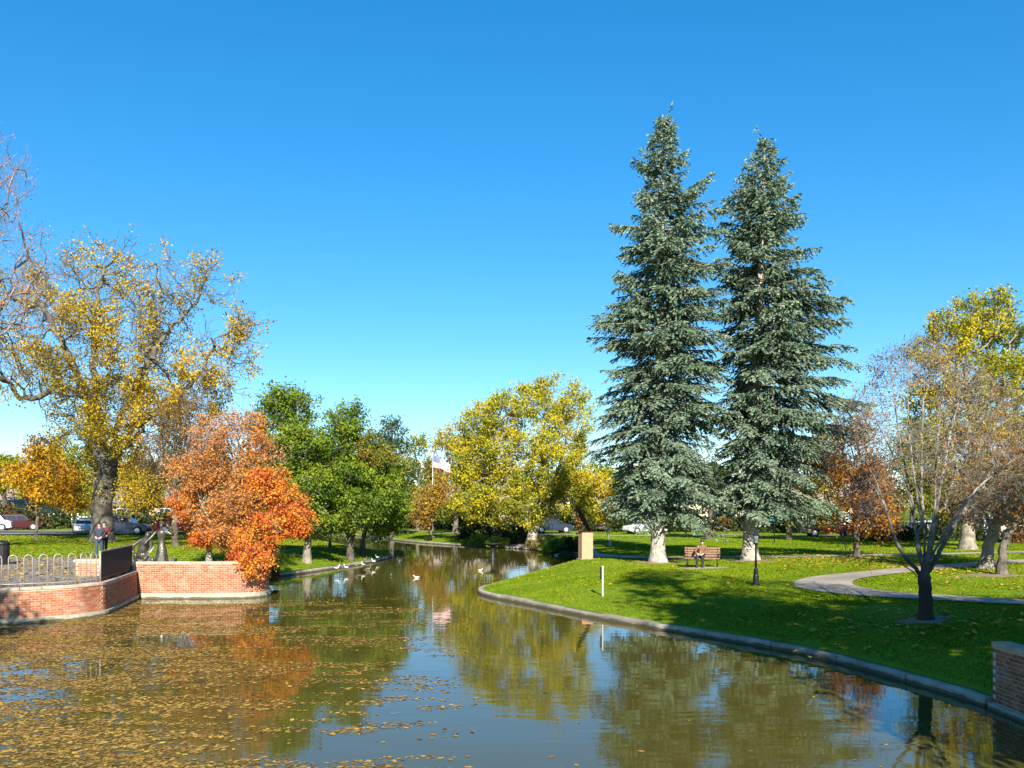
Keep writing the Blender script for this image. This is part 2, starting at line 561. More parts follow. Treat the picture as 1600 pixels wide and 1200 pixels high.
_gx, _gy = np.meshgrid(np.arange(-60, 56, 0.3), np.arange(9, 126, 0.3))
_SD = sdist(np.stack([_gx.ravel(), _gy.ravel()], 1)).reshape(_gx.shape)
def sfast(pts):
    """shoreline distance read from a table (inside the part of the park that is in view)"""
    u = np.clip((pts[:, 0] + 60) / 0.3, 0, _gx.shape[1] - 1.001); v = np.clip((pts[:, 1] - 9) / 0.3, 0, _gx.shape[0] - 1.001)
    i, j = u.astype(int), v.astype(int); a, b = u - i, v - j
    return _SD[j, i] * (1 - a) * (1 - b) + _SD[j, i + 1] * a * (1 - b) + _SD[j + 1, i] * (1 - a) * b + _SD[j + 1, i + 1] * a * b

PLAZA = np.array([(-14.4, 30.9), (-14.9, 29.7), (-16.5, 28.65), (-19, 28.1), (-22, 27.8), (-45, 27.5), (-45, 45.5), (-17.2, 45.5), (-15.7, 41.0), (-15.5, 36.1), (-15.05, 34.4)])
def in_poly(pts, poly):
    pts = np.asarray(pts, float)
    A, B = poly, np.roll(poly, -1, 0)
    cond = (A[None, :, 1] > pts[:, None, 1]) != (B[None, :, 1] > pts[:, None, 1])
    dy = B[:, 1] - A[:, 1]
    xi = A[:, 0] + (pts[:, None, 1] - A[:, 1]) * (B[:, 0] - A[:, 0]) / np.where(np.abs(dy) < 1e-9, 1e-9, dy)
    return (cond & (pts[:, None, 0] < xi)).sum(1) % 2 == 1

W2 = np.array([p[:2] for p in wall2_line])
def sstep(a, b, x):
    t = np.clip((x - a) / (b - a), 0, 1)
    return t * t * (3 - 2 * t)

def ground_z(pts):
    pts = np.atleast_2d(np.asarray(pts, float))[:, :2]
    s = np.maximum(sfast(pts) if len(pts) > 20000 else sdist(pts), 0)
    lw = sstep(-6, -13, pts[:, 0]) * sstep(75, 55, pts[:, 1])
    far = sstep(55, 80, pts[:, 1]) * sstep(30, 10, np.abs(pts[:, 0]))
    A = 0.87 * (1 - lw) + 1.05 * lw - 0.25 * far
    L = 6.0 * (1 - lw) + 2.6 * lw + 4 * far
    nb_ = sstep(33, 24, pts[:, 1]) * sstep(4, 7, pts[:, 0])
    L = L * (1 - nb_) + 2.4 * nb_
    z = 0.17 + A * (1 - np.exp(-s / L))
    z = z + 0.47 * np.exp(-((pts[:, 0] - 3.9) ** 2 + (pts[:, 1] - 46.3) ** 2) / 7.0) * np.clip(s / 2.5, 0, 1)
    d2 = np.sqrt(((pts[:, None, :] - W2[None]) ** 2).sum(2)).min(1)
    w = np.exp(-(d2 / 2.2) ** 2) * sstep(42.5, 39.5, pts[:, 1])
    z = z * (1 - w) + 1.43 * w
    nr = sstep(19.5, 15.5, pts[:, 1]) * sstep(7, 8, pts[:, 0])
    wy = sstep(16.95, 16.3, pts[:, 1])
    nr = nr * (wy + (1 - wy) * sstep(0.15, 1.8, s))
    z = np.maximum(z, 1.12 * nr)
    ip = in_poly(pts, PLAZA)
    z = np.where(ip, 1.06, z)
    return z
def gz(x, y):
    return float(ground_z([(x, y)])[0])

# ------------------------------------------------------------------ ground
rng = np.random.default_rng(3)
pond_in = POND.copy()
# the ground's inner edge lies just outside the waterline so that kerbs and walls cover it
nx = np.roll(POND, -1, 0) - np.roll(POND, 1, 0)
nrmv = nrm(np.stack([nx[:, 1], -nx[:, 0]], 1))
test = sdist(POND + nrmv * 0.05)
EDGE = POND + np.where(test[:, None] > 0, 1, -1) * nrmv * 0.10
pts = [tuple(p) for p in EDGE]
def grid(x0, x1, y0, y1, st):
    gx, gy = np.meshgrid(np.arange(x0, x1, st), np.arange(y0, y1, st))
    g = np.stack([gx.ravel(), gy.ravel()], 1)
    return g + rng.uniform(-0.25, 0.25, g.shape) * st
near = grid(-34, 34, 12, 62, 0.8)
mid = grid(-110, 110, -60, 150, 3.0)
mid = mid[~((np.abs(mid[:, 0]) < 35) & (mid[:, 1] > 11) & (mid[:, 1] < 63))]
farg = grid(-1500, 1500, -600, 1800, 60.0)
farg = farg[~((np.abs(farg[:, 0]) < 130) & (farg[:, 1] > -80) & (farg[:, 1] < 170))]
shore = np.concatenate([EDGE + np.where(test[:, None] > 0, 1, -1) * nrmv * k for k in (0.5, 1.1, 2.0)])
allp = np.concatenate([near, mid, farg, shore])
allp = allp[sdist(allp) > 0.35]
n0 = len(pts)
pts += [tuple(p) for p in allp]
ed = [(i, (i + 1) % n0) for i in range(n0)]
vo, eo, fo, *_ = geometry.delaunay_2d_cdt([Vector(p) for p in pts], ed, [], 0, 1e-4)
vo = np.array([(v.x, v.y) for v in vo])
fo = np.array([f for f in fo if len(f) == 3])
cen = vo[fo].mean(1)
fo = fo[~in_poly(cen, EDGE)]
zz = ground_z(vo)
zz += 0.02 * np.sin(vo[:, 0] * 0.9 + 1.3) * np.sin(vo[:, 1] * 0.7) * np.clip(sdist(vo) - 1, 0, 1) * (np.hypot(vo[:, 0], vo[:, 1]) < 60)
a, b, c = vo[fo[:, 0]], vo[fo[:, 1]], vo[fo[:, 2]]
flip = ((b - a)[:, 0] * (c - a)[:, 1] - (b - a)[:, 1] * (c - a)[:, 0]) < 0
fo[flip] = fo[flip][:, ::-1]
o = np_obj('lawn', np.column_stack([vo, zz]), fo, M['grass'], smooth=True)
tag(o, kind='structure')
# pond: the bed is out of sight under murky water, the surface is one sheet under the banks
o = np_obj('pond_water', np.array([(-60, -40, 0), (60, -40, 0), (60, 140, 0), (-60, 140, 0)], float), np.array([[0, 1, 2, 3]]), M['water'])
tag(o, kind='structure')
o = np_obj('pond_bed', np.array([(-60, -40, -1.2), (60, -40, -1.2), (60, 140, -1.2), (-60, 140, -1.2)], float), np.array([[0, 1, 2, 3]]), M['soil'])
tag(o, kind='structure')

# ------------------------------------------------------------------ kerb stones round the pond
def outward(line):
    line = np.array([p[:2] for p in line])
    t = np.gradient(line, axis=0)
    n = nrm(np.stack([t[:, 1], -t[:, 0]], 1))
    m = sdist(line + n * 0.06)
    return line, n * np.where(m > 0, 1, -1)[:, None]

def resample(line, step):
    line = np.array(line)
    seg = np.linalg.norm(np.diff(line, axis=0), axis=1)
    s = np.concatenate([[0], np.cumsum(seg)])
    n = max(2, int(round(s[-1] / step)) + 1)
    t = np.linspace(0, s[-1], n)
    return np.stack([np.interp(t, s, line[:, k]) for k in range(line.shape[1])], 1)

kl = resample([p[:2] for p in kerb_right], 0.6)
kl, kn = outward(kl)
er = empty('pond_kerb', (0, 0, 0))
tag(er, kind='structure')
i = 0
krng = random.Random(5)
while i < len(kl) - 1:
    j = min(i + (4 if kl[i][1] < 70 else 10), len(kl) - 1)
    mb = MB()
    dz = krng.uniform(-0.012, 0.012)
    A_, vs, fs = [], [], []
    for k in range(i, j + 1):
        p, n = kl[k], kn[k]
        t = 0.0
        if k == i: t = 0.016
        if k == j: t = -0.016
        tn = nrm(kl[min(k + 1, len(kl) - 1)] - kl[max(k - 1, 0)])
        q = p + tn * t
        for off, z in ((-0.05, -0.5), (-0.05, 0.13 + dz), (-0.03, 0.165 + dz), (0.17, 0.185 + dz), (0.19, 0.02)):
            vs.append((q[0] + n[0] * off, q[1] + n[1] * off, z))
    nk = j - i + 1
    for k in range(nk - 1):
        for c_ in range(4):
            fs.append((k * 5 + c_, k * 5 + c_ + 1, (k + 1) * 5 + c_ + 1, (k + 1) * 5 + c_))
    fs += [(4, 3, 2, 1, 0), tuple((nk - 1) * 5 + q for q in range(5))]
    mb.add(vs, fs)
    mb.build('kerb_stone', M['concrete'], er)
    i = j

# ------------------------------------------------------------------ sheets: paths, plaza, streets
def ribbon(name, line, width, material, lift=0.03, step=0.8, kind='structure', nseg=4):
    ln = resample(np.array(line, float), step)
    t = nrm(np.gradient(ln[:, :2], axis=0))
    n = np.stack([-t[:, 1], t[:, 0]], 1)
    w = ln[:, 2] if ln.shape[1] > 2 else np.full(len(ln), width)
    vs, fs = [], []
    for k in range(nseg + 1):
        q = ln[:, :2] + n * (w * (k / nseg - 0.5))[:, None]
        vs.append(np.column_stack([q, ground_z(q) + lift]))
    V = np.stack(vs, 1).reshape(-1, 3)
    m = nseg + 1
    idx = np.arange(len(ln) - 1)[:, None] * m + np.arange(nseg)[None]
    Q = np.stack([idx, idx + m, idx + m + 1, idx + 1], -1).reshape(-1, 4)
    a_, b_, c_ = V[Q[0, 0]], V[Q[0, 1]], V[Q[0, 2]]
    if np.cross(b_ - a_, c_ - a_)[2] < 0:
        Q = Q[:, ::-1]
    o = np_obj(name, V, Q, material, smooth=True)
    return tag(o, kind=kind)

path_a = catmull([(34, 19.5, 1.5), (22, 22.6, 1.5), (15.5, 25.2, 1.5), (13.2, 27.6, 1.6), (11.9, 30.0, 1.8), (11.5, 32.6, 2.1), (12.6, 35.0, 1.9), (15.0, 37.0, 1.5), (19, 40, 1.5), (26, 44.5, 1.5), (40, 52, 1.5)], 8)
ribbon('curved_path', path_a, 1.8, M['path'], 0.03, 0.5)
path_b = catmull([(6.2, 74), (5.8, 66), (6.6, 58), (8.0, 53), (11, 50.2), (18, 49.5), (30, 52.5), (45, 60)], 8)
ribbon('back_path', path_b, 1.3, M['path'], 0.034, 0.5)
street = catmull([(-200, 95), (-110, 88), (-60, 87), (-40, 92), (-36, 112), (-32, 133), (0, 140), (30, 118), (40, 92), (60, 76), (110, 70), (220, 66)], 8)
ribbon('street', street, 9.0, M['asphalt'], 0.05, 2.0)
st_np = resample(np.array([p[:2] for p in street]), 2.0)
for side in (-1, 1):
    t = nrm(np.gradient(st_np, axis=0)); n = np.stack([-t[:, 1], t[:, 0]], 1)
    ln = st_np + n * side * 5.5
    ribbon('sidewalk', ln, 1.8, M['path'], 0.16, 2.0, nseg=2)
# far park path seen beyond the water
ribbon('far_path', catmull([(-26, 124), (-14, 116), (-3, 101), (10, 92), (24, 86)], 8), 1.6, M['path'], 0.045, 1.0)

def mat_plaza():
    m = mat('plaza_paving', (0.17, 0.15, 0.135), 0.9, 0.4, 1.5, 0.2, 30)
    return m
pz = [(x, y, 1.15) for x, y in PLAZA]
mb = MB(); mb.slab([(x, y, 0.9) for x, y, z in pz], pz)
o = mb.build('plaza', mat_plaza()); tag(o, kind='structure')
# soil ring round the near tree, shoreline gravel below the cottonwood
def patch(name, c, rx, ry, material, lift=0.025, seed=1, kind='structure', rot=0):
    r = random.Random(seed)
    n = 28
    ph = [r.uniform(0, 6.28) for _ in range(3)]
    rings = [(0, 0)]
    P_ = [(c[0], c[1])]
    for q in (0.5, 1.0):
        for k in range(n):
            t = 2 * PI * k / n
            w = q * (1 + 0.14 * math.sin(2 * t + ph[0]) + 0.1 * math.sin(3 * t + ph[1]) + 0.06 * math.sin(7 * t + ph[2]))
            x, y = rx * w * math.cos(t), ry * w * math.sin(t)
            P_.append((c[0] + x * math.cos(rot) - y * math.sin(rot), c[1] + x * math.sin(rot) + y * math.cos(rot)))
    P_ = np.array(P_)
    V = np.column_stack([P_, ground_z(P_) + lift])
    V[n + 1:, 2] -= lift * 0.8
    f3 = np.array([(0, 1 + k, 1 + (k + 1) % n) for k in range(n)])
    f4 = np.array([(1 + k, 1 + n + k, 1 + n + (k + 1) % n, 1 + (k + 1) % n) for k in range(n)])
    return tag(np_obj(name, V, [f3, f4], material, smooth=True), kind=kind)
patch('soil_patch', (10.75, 23.1), 0.75, 0.5, M['soil'], 0.05, 2)
patch('soil_patch', (19.2, 35.6), 1.6, 0.8, M['soil'], 0.035, 3)
patch('soil_patch', (7.5, 45.6), 1.3, 1.0, M['soil'], 0.04, 4)
patch('soil_patch', (12.5, 46.2), 1.3, 1.0, M['soil'], 0.04, 5)
patch('soil_patch', (9.0, 41.6), 1.5, 0.5, M['path'], 0.045, 6)
patch('shore_gravel', (0.8, 79.5), 5.0, 1.3, M['gravel'], 0.06, 7, rot=-0.75)

# ------------------------------------------------------------------ brick walls
def brick_wall(name, label, line, top, z0, singles, plinth_h, coping_w=0.34, cop=0.09, seed=1, sect=None):
    root = empty(name, (float(line[0][0]), float(line[0][1]), 0))
    tag(root, label, 'brick wall')
    base = np.array(root.location)
    ln = resample([p[:2] for p in line], 0.2135)
    ln, nn = outward(ln)                     # nn points to the land; the face looks to the water
    face = -nn
    m = len(ln)
    def strip(nm, o0, o1, za, zb, material, bev=0):
        mb = MB()
        vs, fs = [], []
        for k in range(m):
            for off, z in ((o0, za), (o0, zb), (o1, zb), (o1, za)):
                q = ln[k] + face[k] * off
                vs.append((q[0] - base[0], q[1] - base[1], z))
        for k in range(m - 1):
            for c_ in range(4):
                d_ = (c_ + 1) % 4
                fs.append((k * 4 + c_, k * 4 + d_, (k + 1) * 4 + d_, (k + 1) * 4 + c_))
        fs += [(3, 2, 1, 0), tuple((m - 1) * 4 + q for q in range(4))]
        mb.add(vs, fs)
        import bmesh
        o_ = mb.build(nm, material, root)
        bm = bmesh.new(); bm.from_mesh(o_.data); bmesh.ops.recalc_face_normals(bm, faces=bm.faces); bm.to_mesh(o_.data); bm.free()
        return o_
    strip('mortar_core', 0.0, -0.22, -0.6, top - cop, M['mortar'])
    strip('plinth', 0.10, -0.02, -0.6, plinth_h, M['plinth'])
    # coping in separate stones
    k = 0
    while k < m - 1:
        j = min(k + 3, m - 1)
        mb = MB()
        vs, fs = [], []
        for q in range(k, j + 1):
            tn = nrm(ln[min(q + 1, m - 1)] - ln[max(q - 1, 0)])
            sh = 0.009 if q == k else (-0.009 if q == j else 0)
            for off, z in ((0.035, top - cop), (0.035, top - 0.012), (0.02, top), (0.035 - coping_w, top), (0.035 - coping_w, top - cop)):
                w = ln[q] + face[q] * off + tn * sh
                vs.append((w[0] - base[0], w[1] - base[1], z))
        c5 = j - k + 1
        for q in range(c5 - 1):
            for c_ in range(5):
                d_ = (c_ + 1) % 5
                fs.append((q * 5 + c_, q * 5 + d_, (q + 1) * 5 + d_, (q + 1) * 5 + c_))
        fs += [(4, 3, 2, 1, 0), tuple((c5 - 1) * 5 + q for q in range(5))]
        mb.add(vs, fs)
        mb.build('coping_stone', M['coping'], root)
        k = j
    # bricks
    r = random.Random(seed)
    bl, bh, jt = 0.2, 0.066, 0.0115
    unit = MB().box((0, 0, 0), (bl, 0.03, bh)).data('brick', M['brick'])
    nrow = int((top - cop - plinth_h - 0.004) / (bh + jt))
    seg = np.linalg.norm(np.diff(ln, axis=0), axis=1)
    s = np.concatenate([[0], np.cumsum(seg)])
    V, Q, C = [], [], []
    cand = []
    for row in range(nrow):
        z = plinth_h + 0.008 + (row + 0.5) * (bh + jt)
        u = 0.106 if row % 2 == 0 else 0.106 + 0.1065
        while u < s[-1] - 0.1:
            p = np.array([np.interp(u, s, ln[:, k2]) for k2 in range(2)])
            f = nrm(np.array([np.interp(u, s, face[:, k2]) for k2 in range(2)]))
            cand.append((p, f, z, u))
            u += bl + jt + 0.002
    if singles:
        def score(cn):
            p, f, z, u = cn
            px = 800 + F * p[0] / p[1]
            vis = 0 < px < 1600
            facing = -np.dot(f, nrm(p))
            return -(facing / np.linalg.norm(p) if vis else -1)
        cand.sort(key=score)
    cube = np.array([(-1, -1, -1), (1, -1, -1), (1, 1, -1), (-1, 1, -1), (-1, -1, 1), (1, -1, 1), (1, 1, 1), (-1, 1, 1)], float) * 0.5
    cq = np.array([(3, 2, 1, 0), (4, 5, 6, 7), (0, 1, 5, 4), (1, 2, 6, 5), (2, 3, 7, 6), (3, 0, 4, 7)])
    for i_, (p, f, z, u) in enumerate(cand):
        ang = math.atan2(f[1], f[0]) + PI / 2
        dep = r.uniform(-0.0025, 0.003)
        q = p + f * (-0.008 + dep)
        if i_ < singles:
            o_ = bpy.data.objects.new('brick', unit)
            o_.location = (q[0] - base[0], q[1] - base[1], z)
            o_.rotation_euler = (0, 0, ang)
            link(o_, root)
        else:
            c_, s_ = math.cos(ang), math.sin(ang)
            v = cube * np.array((bl, 0.03, bh))
            v = np.column_stack([v[:, 0] * c_ - v[:, 1] * s_ + q[0] - base[0], v[:, 0] * s_ + v[:, 1] * c_ + q[1] - base[1], v[:, 2] + z])
            Q.append(cq + 8 * len(V)); V.append(v); C.append(np.full((8, 3), r.random()))
    if V:
        o_ = np_obj('brick_courses', np.concatenate(V), np.concatenate(Q), M['brick_mass'], root, np.concatenate(C))
        o_['kind'] = 'stuff'
    return root

brick_wall('brick_wall', 'curved red brick pond wall below the steel hoop railing', wall1_line, 1.15, 0, 300, 0.16, seed=2)
brick_wall('brick_wall', 'sunlit pale orange brick pond wall under the orange maple', wall2_line, 1.50, 0, 0, 0.22, seed=3)
brick_wall('brick_wall', 'brick bridge wall in deep shade at the lower right corner', [(9.0, 16.6), (9.2, 10), (9.3, 5)] , 1.26, 0, 0, 0.12, seed=4)
# low brick block on the plaza behind the railing
blk = empty('brick_planter', (-15.95, 33.6, 1.15)); tag(blk, 'low pale brick block on the plaza seen through the railing hoops', 'planter')
MB().box((0, 0, 0.27), (0.95, 0.5, 0.54)).build('body', M['mortar'], blk)
bu = MB().box((0, 0, 0), (0.2, 0.03, 0.066)).data('brick', M['brick'])
for row in range(6):
    for k in range(4):
        x = -0.36 + k * 0.212 + (0.05 if row % 2 else -0.05)
        ob = bpy.data.objects.new('brick', bu); ob.location = (x + 0.03, -0.243, 0.05 + row * 0.08); link(ob, blk)
MB().box((0, 0, 0.58), (1.05, 0.6, 0.08)).build('coping', M['coping'], blk, bevel=0.01)
#@@PART2
# ------------------------------------------------------------------ trees
def snoise(p, wl, rs):
    out = np.zeros(len(p))
    for k in range(5):
        d = nrm(rs.normal(size=3)); f = 2 * PI / (wl * rs.uniform(0.7, 1.5))
        out += np.sin(p @ d * f + rs.uniform(0, 6.28))
    return np.clip(0.5 + out / 5.0, 0, 1)

def colonize(P, par, att, step, dk, rs, jit=0.25, iters=120, up=0.0):
    P = [np.array(p, float) for p in P]
    par = list(par)
    arr = np.array(P)
    nd = np.full(len(att), 1e18); ni = np.zeros(len(att), int)
    for i, p in enumerate(arr):
        d = ((att - p) ** 2).sum(1); m = d < nd; nd[m] = d[m]; ni[m] = i
    alive = nd > dk * dk
    nch = {}
    for it in range(iters):
        if not alive.any(): break
        ia = np.where(alive)[0]
        u, inv = np.unique(ni[ia], return_inverse=True)
        acc = np.zeros((len(u), 3))
        pos = np.array([P[k] for k in u])
        dv = nrm(att[ia] - pos[inv])
        np.add.at(acc, inv, dv)
        acc = nrm(nrm(acc) + rs.normal(size=acc.shape) * jit + np.array((0, 0, up)))
        new = pos + acc * step
        added = []
        for k, q in zip(u, new):
            c = nch.get(k, 0)
            if c >= 4:
                continue
            nch[k] = c + 1
            P.append(q); par.append(int(k)); added.append(len(P) - 1)
        if not added:
            break
        na = np.array([P[k] for k in added])
        for s in range(0, len(na), 64):
            blk_ = na[s:s + 64]
            d = ((att[:, None, :] - blk_[None]) ** 2).sum(2)
            j = d.argmin(1); dm = d[np.arange(len(att)), j]
            m = dm < nd
            nd[m] = dm[m]; ni[m] = np.array(added)[s + j[m]]
        alive &= nd > dk * dk
        # points whose nearest node can no longer branch are given up
        full = np.array([nch.get(int(k), 0) >= 4 for k in ni])
        alive &= ~full
    return np.array(P), np.array(par)

def pipe(P, par, e=2.3):
    n = len(P)
    acc = np.zeros(n)
    for i in range(n - 1, -1, -1):
        if acc[i] == 0: acc[i] = 1.0
        if par[i] >= 0: acc[par[i]] += acc[i]
    return acc ** (1.0 / e)

def tubes(P, par, R, k):
    n = len(P)
    idx = np.where(par >= 0)[0]
    D = np.zeros((n, 3)); D[idx] = nrm(P[idx] - P[par[idx]])
    D[par < 0] = (0, 0, 1)
    main = np.full(n, -1); best = np.zeros(n)
    for i in idx:
        if R[i] > best[par[i]]:
            best[par[i]] = R[i]; main[par[i]] = i
    Vs, Qs = [], []
    base = 0
    ref = nrm(np.array((0.83, 0.31, 0.21)))
    for kk, sel in ((k, idx[R[idx] >= 0.05]), (4, idx[(R[idx] < 0.05) & (R[idx] >= 0.018)]), (3, idx[R[idx] < 0.018])):
        if not len(sel): continue
        p = par[sel]
        ismain = (main[p] == sel)
        sd = np.where(ismain[:, None], D[p], D[sel])
        sr = np.where(ismain, R[p], np.minimum(R[p], R[sel] * 1.2))
        ang = 2 * PI * np.arange(kk) / kk
        rings = []
        for pos, d, r in ((P[p], sd, sr), (P[sel], D[sel], R[sel])):
            u = nrm(np.cross(d, ref)); w = np.cross(d, u)
            rings.append(pos[:, None] + r[:, None, None] * (u[:, None] * np.cos(ang)[None, :, None] + w[:, None] * np.sin(ang)[None, :, None]))
        V = np.concatenate(rings, 1).reshape(-1, 3)
        b = (np.arange(len(sel)) * 2 * kk)[:, None]
        j = np.arange(kk)[None]; j2 = (np.arange(kk) + 1)[None] % kk
        Q = np.stack([b + j, b + j2, b + kk + j2, b + kk + j], -1).reshape(-1, 4) + base
        base += len(V)
        Vs.append(V); Qs.append(Q)
    return np.concatenate(Vs), np.concatenate(Qs)

def leaf_mesh(C, size, rs, aspect=0.62, fold=0.12, upbias=0.5, sizevar=0.35, droop=0.0):
    n = len(C)
    nn = rs.normal(size=(n, 3)); nn[:, 2] += upbias
    nn = nrm(nn)
    t = rs.normal(size=(n, 3)); t[:, 2] -= droop
    t = nrm(t - nn * (t * nn).sum(1)[:, None])
    s = np.cross(nn, t)
    L = size * (1 + rs.uniform(-sizevar, sizevar, n))[:, None]
    V = np.stack([C - t * L * 0.5, C + s * L * aspect * 0.5 + nn * L * fold, C + t * L * 0.5, C - s * L * aspect * 0.5 + nn * L * fold], 1).reshape(-1, 3)
    Q = np.arange(4 * n).reshape(-1, 4)
    return V, Q

def pal_cols(pal, t, rs, var=0.18):
    pal = np.array(pal, float)
    x = np.clip(t, 0, 0.9999) * (len(pal) - 1)
    i = x.astype(int); f = (x - i)[:, None]
    c = pal[i] * (1 - f) + pal[np.minimum(i + 1, len(pal) - 1)] * f
    return c * (1 + rs.uniform(-var, var, (len(t), 1))) * (1 + rs.uniform(-0.06, 0.06, (len(t), 3)))

def tree(name, label, base, lobes, pals, n_attr=500, n_leaf=12000, leaf=0.2, r_trunk=0.3, bark='bark_dark', guides=None,
         step=0.55, dk=None, seed=1, sigma=0.35, twigs=2, twig_len=0.6, r_min=0.012, gap=0.35, wl=2.6, jit=0.25, up=0.05, shell=0.45,
         flare=0.7, aspect=0.62, group=None, world=False, trunk_frac=None, upbias=0.5, cat='tree', thin=0.05, e=2.05, gj=0.10):
    """base: (px, py, depth) or world xyz; lobes: (px, py, rx, ry, depth offset, depth radius m, leaf weight, palette) in photo pixels at that
    depth, or (x, y, z, rx, ry, rz, weight, palette) in metres when world is set"""
    rs = np.random.default_rng(seed)
    if world:
        B = np.array(base, float); B[2] = gz(B[0], B[1]) if len(base) < 3 or base[2] is None else base[2]
        LB = [(np.array(l[:3], float), np.array(l[3:6], float), l[6], l[7]) for l in lobes]
    else:
        d0 = base[2]
        B = at(base[0], base[1], d0); B[2] = gz(B[0], B[1])
        LB = []
        for l in lobes:
            px, py, rx, ry, dd, rd, w, pi_ = l
            d = d0 + dd
            LB.append((at(px, py, d), np.array((rx * d / F, rd, ry * d / F)), w, pi_))
    vol = np.array([np.prod(l[1]) for l in LB]); vol = vol ** 0.85
    cnt = np.maximum(6, (n_attr * vol / vol.sum()).astype(int))
    att = []
    for (c, r, w, pi_), k in zip(LB, cnt):
        u = nrm(rs.normal(size=(k, 3))) * (rs.uniform(0, 1, (k, 1)) ** shell)
        att.append(c + u * r)
    att = np.concatenate(att)
    # trunk and guide limbs
    P, par = [B - np.array((0, 0, 0.15))], [-1]
    if guides is None:
        cz = np.mean([l[0] for l in LB], 0)
        lo = min(l[0][2] - l[1][2] for l in LB)
        h = (trunk_frac if trunk_frac else max(1.2, lo - B[2] + 0.8))
        top = B + np.array(((cz[0] - B[0]) * 0.25, (cz[1] - B[1]) * 0.2, h))
        guides = [[B, B + (top - B) * 0.5 + rs.normal(size=3) * (0.04, 0.04, 0), top]]
    for gi, g in enumerate(guides):
        g = [np.array(q, float) for q in g]
        g = [np.array(q) for q in catmull(g, 4)]
        g = resample(np.array(g), step * 0.8)
        if gi == 0:
            last = 0
        else:
            last = int(((np.array(P) - g[0]) ** 2).sum(1).argmin())
        for q in g[1:]:
            P.append(q + rs.normal(size=3) * gj * step); par.append(last); last = len(P) - 1
    dk = dk or step * 1.1
    P, par = colonize(P, par, att, step, dk, rs, jit, up=up)
    R = pipe(P, par, e)
    R = R / R[0] * r_trunk
    R = np.maximum(R, r_min)
    ntr = len(P)
    hz_ = P[:, 2] - B[2]
    near_axis = np.hypot(P[:, 0] - B[0], P[:, 1] - B[1]) < r_trunk * 3
    R = np.where(near_axis & (hz_ < 1.5), R * (1 + flare * np.exp(-np.maximum(hz_, 0) / (0.9 * r_trunk))), R)
    # twigs
    thin_i = np.where(R < max(thin, r_min * 1.6))[0]
    if not len(thin_i): thin_i = np.arange(len(P) // 2, len(P))
    D = np.zeros_like(P); ii = par >= 0; D[ii] = nrm(P[ii] - P[par[ii]])
    tp, tpar, tr = [], [], []
    src = np.repeat(thin_i, twigs) if twigs else thin_i[:0]
    if len(src):
        dv = nrm(D[src] * 0.8 + rs.normal(size=(len(src), 3)) * 0.75 + np.array((0, 0, 0.2)))
        m1 = P[src] + dv * twig_len * rs.uniform(0.35, 0.6, (len(src), 1))
        dv2 = nrm(dv + rs.normal(size=dv.shape) * 0.45 + np.array((0, 0, 0.12)))
        e1 = m1 + dv2 * twig_len * rs.uniform(0.3, 0.6, (len(src), 1))
        a0 = len(P)
        P2 = np.concatenate([P, m1, e1])
        par2 = np.concatenate([par, src, a0 + np.arange(len(src))])
        R2 = np.concatenate([R, np.full(len(src), r_min * 0.85), np.full(len(src), r_min * 0.6)])
    else:
        P2, par2, R2 = P, par, R
    root = empty(name, tuple(B))
    tag(root, label, cat, group)
    V, Q = tubes(P2, par2, R2, 10 if r_trunk > 0.3 else 7)
    np_obj('trunk', V - B, Q, M[bark], root, smooth=True)
    # leaves
    if n_leaf:
        pool = np.concatenate([P2[ntr:], P2[thin_i]]) if len(P2) > ntr else P[thin_i]
        q = np.stack([(((pool - c) / r) ** 2).sum(1) for c, r, w, pi_ in LB], 1)
        lob = q.argmin(1)
        wt = np.array([l[2] for l in LB])[lob]
        ns = snoise(pool, wl, rs)
        wt = wt * np.clip((ns - gap + 0.12) / 0.24, 0.02, 1)
        wt = wt / wt.sum()
        ch = rs.choice(len(pool), n_leaf, p=wt)
        C = pool[ch] + rs.normal(size=(n_leaf, 3)) * sigma * np.array((1, 1, 0.8))
        pid = np.array([l[3] for l in LB])[lob][ch]
        tn = 0.6 * snoise(C, wl * 1.3, rs) + 0.4 * snoise(C, wl * 0.4, rs) + rs.normal(size=n_leaf) * 0.13
        tn = np.clip((tn - 0.5) * 1.5 + 0.5, 0, 1)
        cols = np.zeros((n_leaf, 3))
        for k in range(len(pals)):
            m = pid == k
            if m.any(): cols[m] = pal_cols(pals[k], tn[m], rs)
        V, Q = leaf_mesh(C, leaf, rs, aspect, upbias=upbias)
        np_obj('crown', V - B, Q, M['leaf'], root, np.repeat(cols, 4, 0))
    return root

# leaf colours
YEL = [(0.30, 0.18, 0.012), (0.46, 0.28, 0.014), (0.55, 0.36, 0.02), (0.50, 0.27, 0.02)]
OAKY = [(0.26, 0.165, 0.015), (0.45, 0.31, 0.012), (0.55, 0.41, 0.016), (0.52, 0.31, 0.018)]
ORNG = [(0.42, 0.18, 0.012), (0.56, 0.29, 0.014), (0.60, 0.37, 0.016)]
RED = [(0.46, 0.085, 0.022), (0.64, 0.165, 0.03), (0.70, 0.245, 0.036), (0.64, 0.31, 0.04)]
PALEO = [(0.32, 0.14, 0.05), (0.50, 0.20, 0.045), (0.58, 0.25, 0.05), (0.46, 0.23, 0.08)]
GRN = [(0.065, 0.115, 0.012), (0.11, 0.185, 0.014), (0.16, 0.245, 0.016), (0.22, 0.27, 0.022)]
GRND = [(0.04, 0.065, 0.02), (0.065, 0.10, 0.025), (0.10, 0.12, 0.03)]
GRNO = [(0.10, 0.16, 0.018), (0.18, 0.19, 0.022), (0.28, 0.19, 0.026)]
YG = [(0.18, 0.20, 0.014), (0.31, 0.31, 0.014), (0.42, 0.37, 0.014), (0.50, 0.39, 0.018)]
YGO = [(0.28, 0.265, 0.015), (0.43, 0.36, 0.014), (0.51, 0.39, 0.018), (0.52, 0.32, 0.02)]
